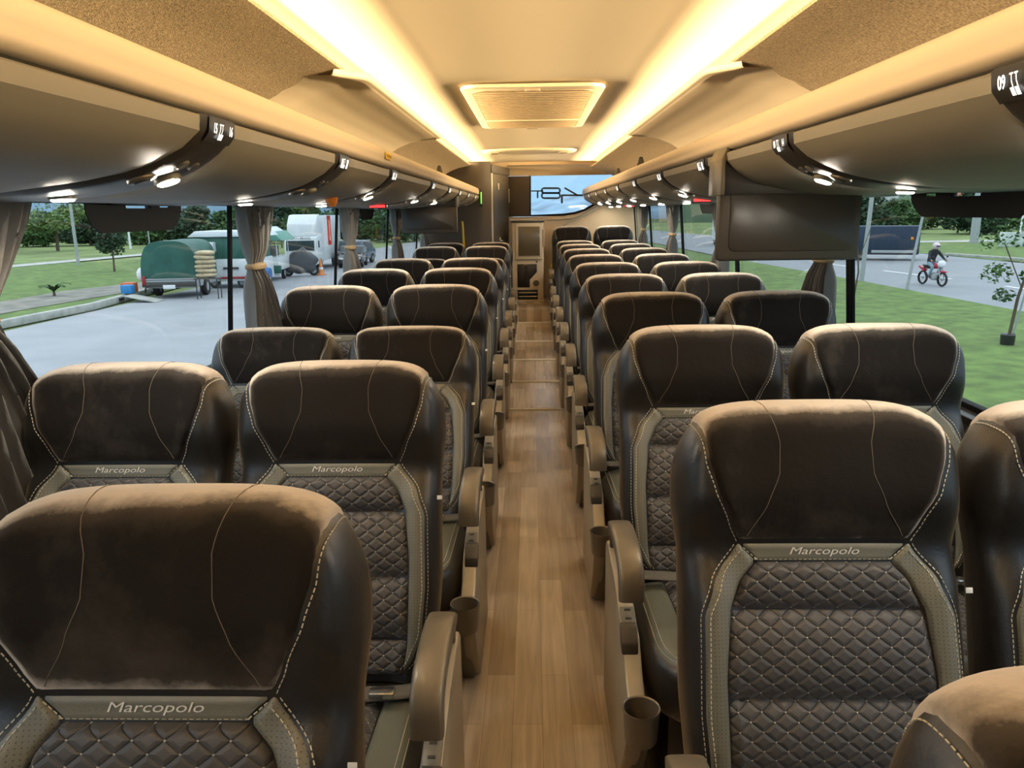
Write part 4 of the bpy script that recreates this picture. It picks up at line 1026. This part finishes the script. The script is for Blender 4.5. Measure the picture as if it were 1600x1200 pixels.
# sacks on a table
tb = thing('folding_table', 'dark folding table standing beside the cargo trailer', 'table', (-11.45, 27.0, G), .1)
MB().box((0, 0, .72), (.85, .5, .04), .01).build('tabletop', M_dark, tb)
for x in (-.36, .36):
    for y in (-.2, .2): MB().tube([(x, y, 0), (x, y, .70)], .018, 6).build('leg', M_blackp, tb)
for i in range(6):
    o = MB().sell((0, 0, 0), (.36, .22, .085), 2.6, 16, 8).build('sack', M_sack); o.location = (-11.5 + .04 * math.sin(i * 3), 27.0, G + .83 + .155 * i); o.rotation_euler = (0, .05 * math.sin(i * 2), .2 * math.sin(i))
    tag(o, f'tan sack in the pile on the folding table, {ORD[i+1]} from the bottom', 'sack', 'tan sacks piled on the table')
for i, (x, y, sz, m, lab) in enumerate([(-14.3, 27.0, .35, mat('orange_bin', (.6, .12, .03), .5), 'small orange-red box on the kerb'), (-14.15, 26.6, .3, mat('blue_bin', (.03, .22, .5), .5), 'small blue box on the kerb')]):
    o = MB().box((x, y, G + .25 + sz / 2), (sz * 1.3, sz, sz), .03).build('box', m); tag(o, lab, 'box')
o = MB().sell((-13.9, 27.3, G + .85), (.22, .2, .26), 2.2, 14, 8).build('plastic_bag', M_paint); tag(o, 'white plastic bag held up beside the boxes', 'bag')
o = MB().tube([(-13.9, 27.3, G + .2), (-13.6, 27.2, G + 1.6)], .03, 6).build('stick', M_dark); tag(o, 'dark stick leaning beside the boxes', 'stick')
o = MB().box((-13.4, 26.2, G + .12), (1.1, .7, .03), .005, Matrix.Rotation(.2, 3, 'Y')).build('board', M_conc); tag(o, 'pale flat board lying by the trailer', 'board')
# food trailer: white below, green above
t = thing('food_trailer', 'long white and green food trailer parked behind the cargo trailer', 'trailer', (-12.25, 31.8, G), .03); t.scale = (.56, .9, .77)
MB().box((0, 0, .95), (4.4, 2.4, 1.15), .06).build('lower_body', M_whitev, t); MB().box((-.1, 0, 2.05), (4.3, 2.3, 1.2), .05).build('upper_body', M_gpaint, t)
MB().prism([(-2.6, 2.65), (2.7, 2.65), (2.3, 2.95), (-2.0, 2.95)], -1.3, 1.3, 'Y', .04).build('roof', M_whitev, t)
MB().box((-1.1, -1.35, 2.15), (.9, .4, .5), .04).build('air_conditioner', M_whitev, t)
MB().box((.1, -1.22, .55), (3.6, .04, .12), .01).build('trim', mat('trailer_red', (.35, .03, .03), .5), t); MB().box((.3, -1.23, 1.05), (1.1, .03, .1)).build('slot', M_dark, t)
for x in (-1.1, .9): wheel(x, -.95, .33, .33, .22, t, axis='Y')
bc = MB().lathe([(0, -.4), (.22, -.4), (.25, -.3), (.25, .3), (.22, .4), (0, .4)], (-10.7, 30.2, G + .62), 16, 'X').build('blue_drum', mat('drum_blue', (.02, .12, .35), .4)); tag(bc, 'blue drum lying beside the food trailer', 'drum')
# stall trailer seen past the curtain
t = thing('stall_trailer', 'white open-sided stall trailer with green awning past the first curtain', 'trailer', (-12.1, 34.6, G), .10); t.scale = (.66, .72, .78)
MB().box((0, .8, .95), (2.6, 3.6, .75), .06).build('body', M_whitev, t); MB().box((.9, -1.05, .65), (1.1, .12, .45), .03).build('green_panel', M_gpaint, t); MB().box((.3, -1.1, .38), (2.0, .2, .1), .03).build('bumper', M_galv, t)
for x in (-1.2, .0, 1.2):
    for y in (-.9, 2.4): MB().tube([(x, y, 1.3), (x, y, 2.3)], .035, 6).build('post', M_paint, t)
MB().prism([(-1.6, 2.3), (1.7, 2.25), (1.1, 2.75), (-1.2, 2.8)], -1.3, 2.8, 'Y', .03).build('awning', mat('awning_green', (.12, .30, .24), .6), t)
MB().prism([(-1.3, 2.75), (1.0, 2.72), (.5, 3.0), (-1.0, 3.0)], -1.0, 2.6, 'Y', .03).build('roof', M_whitev, t)
MB().box((-.2, .6, 1.6), (1.8, 2.4, .6), .05).build('counter_goods', M_dark, t)
for x in (-1.15, 1.15): wheel(x, .8, .35, .35, .2, t)
# truck
t = thing('box_truck', 'white box truck facing the bus on the left roadside', 'truck', (-11.7, 39.8, G), .06); t.scale = (.70, .75, .70)
MB().prism([(-.9 - .3, .55), (-1.2, 1.5), (-1.1, 2.45), (-.2, 2.6), (.9, 2.6), (.9, .55)], -1.15, 1.15, 'X', .06).build('cab', M_whitev, t)
MB().prism([(-1.235, 1.55), (-1.15, 2.25), (-1.12, 2.25), (-1.2, 1.55)], -1.0, 1.0, 'X').build('windscreen', M_wind, t, smooth=False)
MB().prism([(-.6, 2.55), (.9, 2.55), (.9, 4.1), (.2, 4.05), (-.5, 3.4)], -1.05, 1.05, 'X', .08).build('roof_fairing', M_whitev, t)
MB().box((0, 4.2, 2.35), (2.5, 6.2, 3.3), .05).build('cargo_box', M_whitev, t)
MB().box((0, -1.22, .75), (2.2, .12, .5), .05).build('bumper', M_whitev, t); MB().box((0, -1.26, 1.2), (1.3, .04, .22), .01).build('grille', M_dark, t)
tv, tf = text_data('AUTO BRASIL', .26, 0, .005, 1.0)
raw('lettering', [(v.x, -1.17, v.y + 2.42) for v in tv], tf, M_dark, t, smooth=False)
for x in (-.85, .85): MB().box((x, -1.27, .95), (.3, .04, .16), .02).build('headlight', M_galv, t)
for x in (-1.0, 1.0):
    for y in (0, 5.5): wheel(x, y, .48, .48, .3, t)
for x in (-1.32, 1.32): MB().box((x, -1.1, 2.0), (.08, .12, .5), .02).build('mirror', M_dark, t)
# covered motorbike, car, cone
t = thing('covered_motorbike', 'motorbike under a wrinkled grey cover in front of the truck', 'motorbike', (-11.0, 36.6, G), .35); t.scale = (.78, .78, .82)
def wp2(q): return Vector((q.x * (1 + .12 * math.sin(q.z * 9)), q.y, q.z + .22 * math.exp(-((q.x - .25) / .35) ** 2) * (1 if q.z > 0 else 0) + .04 * math.sin(q.x * 11 + q.y * 7)))
MB().sell((0, 0, .78), (1.0, .38, .62), 2.6, 36, 18, wp2).build('cover', mat('grey_cover', (.085, .09, .095), .6, bump=.6, bscale=5), t)
for x in (-.75, .75): wheel(x, 0, .30, .30, .14, t, axis='Y')
t = thing('parked_car', 'dark small car parked close to the truck', 'car', (-9.95, 43.0, G), .1); t.scale = (.8, .8, .8)
def car(t, L, Wd, H, paint, front=-1):
    MB().prism([(-L / 2, .3), (-L / 2, .75), (-L * .28, .92), (-L * .12, H), (L * .25, H), (L * .42, .95), (L / 2, .85), (L / 2, .3)], -Wd / 2, Wd / 2, 'X', .07, 3).build('body', paint, t)
    MB().prism([(-L * .29, .95), (-L * .135, H - .06), (-L * .125, H - .06), (-L * .27, .95)], -Wd * .42, Wd * .42, 'X').build('windscreen', M_wind, t, smooth=False)
    for s in (-1, 1): MB().prism([(-L * .22, .95), (-L * .11, H - .08), (L * .24, H - .08), (L * .36, .95)], s * Wd / 2 - .01, s * Wd / 2 + .012, 'X').build('side_window', M_wind, t, smooth=False)
    for x in (-Wd / 2 + .08, Wd / 2 - .08):
        for y in (-L * .32, L * .32): wheel(x, y, .31, .31, .2, t)
    for x in (-Wd * .36, Wd * .36): MB().box((x, -L / 2 + .02, .65), (.32, .06, .14), .03).build('headlight', mat('headlight', (.7, .72, .72), .2), t)
    MB().box((0, -L / 2 + .0, .55), (Wd * .5, .05, .12), .02).build('grille', M_blackp, t)
car(t, 3.8, 1.6, 1.42, mat('dark_car_paint', (.02, .022, .025), .25, coat=.5))
t = thing('blue_car', 'blue-grey car half hidden by the second curtain', 'car', (-10.4, 45.3, G), -.1); t.scale = (.9, .9, .9)
car(t, 4.1, 1.65, 1.5, mat('blue_car_paint', (.05, .09, .13), .3, coat=.5))
t = thing('traffic_cone', 'orange and white traffic cone beside the covered motorbike', 'cone', (-10.15, 37.0, G))
MB().box((0, 0, .02), (.4, .4, .04), .01).build('base', M_orange, t); MB().lathe([(.15, .04), (.03, .75), (0, .75)], (0, 0, 0), 16).build('body', M_orange, t)
MB().lathe([(.112, .28), (.075, .47)], (0, 0, 0), 16).build('white_band', M_paint, t)
# right side: white van, navy trailer
t = thing('white_van', 'white van driving on the road, seen between curtains', 'van', (15.6, 62.0, G), -.05)
MB().prism([(-2.4, .35), (-2.45, 1.05), (-1.75, 1.25), (-1.1, 2.35), (-.6, 2.55), (2.4, 2.5), (2.4, .35)], -.98, .98, 'X', .08, 3).build('body', M_whitev, t)
MB().prism([(-1.78, 1.32), (-1.16, 2.28), (-1.10, 2.28), (-1.70, 1.30)], -.85, .85, 'X').build('windscreen', M_wind, t, smooth=False)
for x in (-.72, .72): MB().box((x, -2.42, .85), (.3, .08, .22), .03).build('headlight', M_paint, t)
MB().box((0, -2.45, .55), (1.5, .06, .2), .02).build('grille', M_blackp, t)
for x in (-.85, .85):
    for y in (-1.5, 1.5): wheel(x, y, .34, .34, .22, t)
for x in (-1.12, 1.12): MB().box((x, -1.55, 1.55), (.14, .08, .3), .03).build('mirror', M_blackp, t)
t = thing('navy_trailer', 'low navy blue covered trailer on the road beside the motorcycle', 'trailer', (18.6, 43.4, G), -.40); t.scale = (.85, .85, .95)
MB().box((0, 0, 1.15), (5.6, 2.2, 1.55), .05).build('cover', M_navy, t); MB().box((0, -1.15, .42), (5.4, .12, .14), .02).build('chassis', M_blackp, t)
MB().box((1.3, -1.2, .52), (2.4, .05, .16), .02).build('under_ride_bar', M_galv, t); MB().box((2.35, -1.13, 1.25), (.16, .04, .16), .02).build('reflector', M_orange, t)
for x in (-1.6, -.5): wheel(x, -.95, .33, .33, .22, t, axis='Y')

# motorcycle and rider (heading along local -Y)
MR = math.radians(10)
mt = thing('motorcycle', 'red motorcycle with a white headlight fairing ridden along the road', 'motorcycle', (14.6, 28.6, G + .02), MR); mt.scale = (.86, .86, .86)
M_mred = mat('red_motorcycle_paint', (.42, .015, .04), .3, coat=.4)
for y in (-.62, .60):
    o = MB().lathe([(.235, -.04), (.28, -.045), (.30, 0), (.28, .045), (.235, .04)], (0, 0, 0), 26, 'X').build('wheel', M_tire, mt); o.location = (0, y, .30)
    h_ = MB().lathe([(0, -.05), (.05, -.05), (.05, .05), (0, .05)], (0, 0, 0), 12, 'X')
    for k in range(6): a = k * PI / 3; h_.tube([(0, 0, 0), (0, .24 * math.cos(a), .24 * math.sin(a))], .010, 5)
    h_.build('spokes', M_galv, o)
for x in (-.09, .09): MB().tube([(x, -.62, .30), (x, -.50, .62), (x * .8, -.38, .95)], .022, 8).build('fork', M_galv, mt)
MB().tube([(0, -.36, .88), (0, -.15, .80), (0, .25, .72), (0, .55, .74)], .04, 8).build('frame', M_dark, mt)
MB().sell((0, -.12, .40), (.13, .20, .17), 3, 16, 10).build('engine', M_galv, mt)
MB().sell((0, -.14, .83), (.13, .24, .12), 2.5, 18, 10).build('fuel_tank', M_mred, mt)
MB().sell((0, .28, .82), (.13, .36, .055), 2.8, 18, 8).build('saddle', M_blackp, mt)
MB().sell((0, -.50, .93), (.17, .10, .14), 2.6, 18, 10).build('headlight_fairing', M_paint, mt)
MB().sell((0, -.64, .62), (.09, .20, .05), 2.4, 16, 8).build('front_mudguard', M_mred, mt)
MB().prism([(.40, .66), (.80, .80), (.86, .74), (.50, .56)], -.08, .08, 'X', .02).build('tail', M_mred, mt)
MB().tube([(.36, -.26, 1.02), (.22, -.36, 1.04), (0, -.40, .98), (-.22, -.36, 1.04), (-.36, -.26, 1.02)], .016, 8).build('handlebar', M_blackp, mt)
for x in (-.28, .28):
    o = MB().tube([(x, -.35, 1.04), (x * 1.15, -.36, 1.20)], .008, 6).build('mirror_stalk', M_blackp, mt); MB().sell((x * 1.2, -.36, 1.23), (.055, .015, .035), 2.4, 12, 6).build('mirror', M_blackp, o)
MB().tube([(.14, -.2, .28), (.16, .3, .30), (.17, .65, .38)], [.03, .045, .05], 10).build('exhaust', M_galv, mt)
def skinned(name, verts, edges, radii, root, m, parent=None, sub=1):
    bm = bmesh.new(); L = bm.verts.layers.skin.verify(); bv = []
    for v, r in zip(verts, radii):
        q = bm.verts.new(v); q[L].radius = (r, r) if not isinstance(r, tuple) else r; bv.append(q)
    bv[root][L].use_root = True
    for a, b in edges: bm.edges.new((bv[a], bv[b]))
    me = bpy.data.meshes.new(name); bm.to_mesh(me); bm.free()
    o = bpy.data.objects.new('t', me); C.objects.link(o); md = o.modifiers.new('s', 'SKIN'); md.use_smooth_shade = True
    ss = o.modifiers.new('ss', 'SUBSURF'); ss.levels = sub; ss.render_levels = sub
    dg = bpy.context.evaluated_depsgraph_get(); me2 = bpy.data.meshes.new_from_object(o.evaluated_get(dg)); bpy.data.objects.remove(o); me2.name = name
    for mm in m: me2.materials.append(mm)
    return link(name, me2, parent)
V = []; Ed = []; Rd = []
def av(p, r, par=None):
    V.append(p); Rd.append(r)
    if par is not None: Ed.append((par, len(V) - 1))
    return len(V) - 1
pel = av((0, .20, .98), (.155, .12)); sp_ = av((0, .16, 1.16), (.15, .11), pel); ch = av((0, .06, 1.36), (.18, .13), sp_); nk = av((0, -.02, 1.52), .06, ch); hd_ = av((0, -.05, 1.60), .07, nk)
for s in (-1, 1):
    sh = av((s * .19, .03, 1.42), .075, ch); el = av((s * .31, -.10, 1.20), .055, sh); wr_ = av((s * .33, -.25, 1.08), .035, el); pa = av((s * .33, -.31, 1.06), .038, wr_)
    for f in range(4): a1 = av((s * (.30 + f * .022), -.345, 1.055), .011, pa); av((s * (.30 + f * .022), -.35, 1.02), .009, a1)
    tb_ = av((s * .29, -.29, 1.035), .011, pa); av((s * .285, -.32, 1.01), .009, tb_)
    hp1 = av((s * .10, .14, .93), .10, pel); kn = av((s * .20, -.24, .80), .072, hp1); an = av((s * .17, .02, .40), .045, kn); av((s * .17, -.12, .33), .045, an)
M_jack = mat('dark_jacket', (.018, .020, .028), .8); M_jean = mat('blue_jeans', (.22, .33, .40), .85); M_skin = mat('skin', (.35, .19, .12), .6); M_shoe = mat('dark_shoe', (.03, .03, .03), .7)
pr = skinned('person', V, Ed, Rd, 0, [M_jack, M_jean, M_skin, M_shoe])
for p in pr.data.polygons:
    c = p.center
    if c.z < .42: p.material_index = 3
    elif c.z < .98 and c.y > -.34 and abs(c.x) < .27: p.material_index = 1
    elif c.z > 1.53 or (c.y < -.27 and abs(c.x) > .24): p.material_index = 2
    else: p.material_index = 0
pr.scale = (.86, .86, .86); pr.location = (14.6, 28.6, G + .02); pr.rotation_euler = (0, 0, MR)
tag(pr, 'person in dark jacket, jeans and pale helmet riding the red motorcycle', 'person')
hl_ = MB().sell((0, -.06, 1.66), (.135, .16, .145), 2.2, 22, 14).build('helmet', mat('pale_pink_helmet', (.62, .50, .52), .3, coat=.4), pr)
MB().sell((0, -.165, 1.65), (.10, .06, .055), 2.4, 16, 8).build('visor', M_wind, hl_)
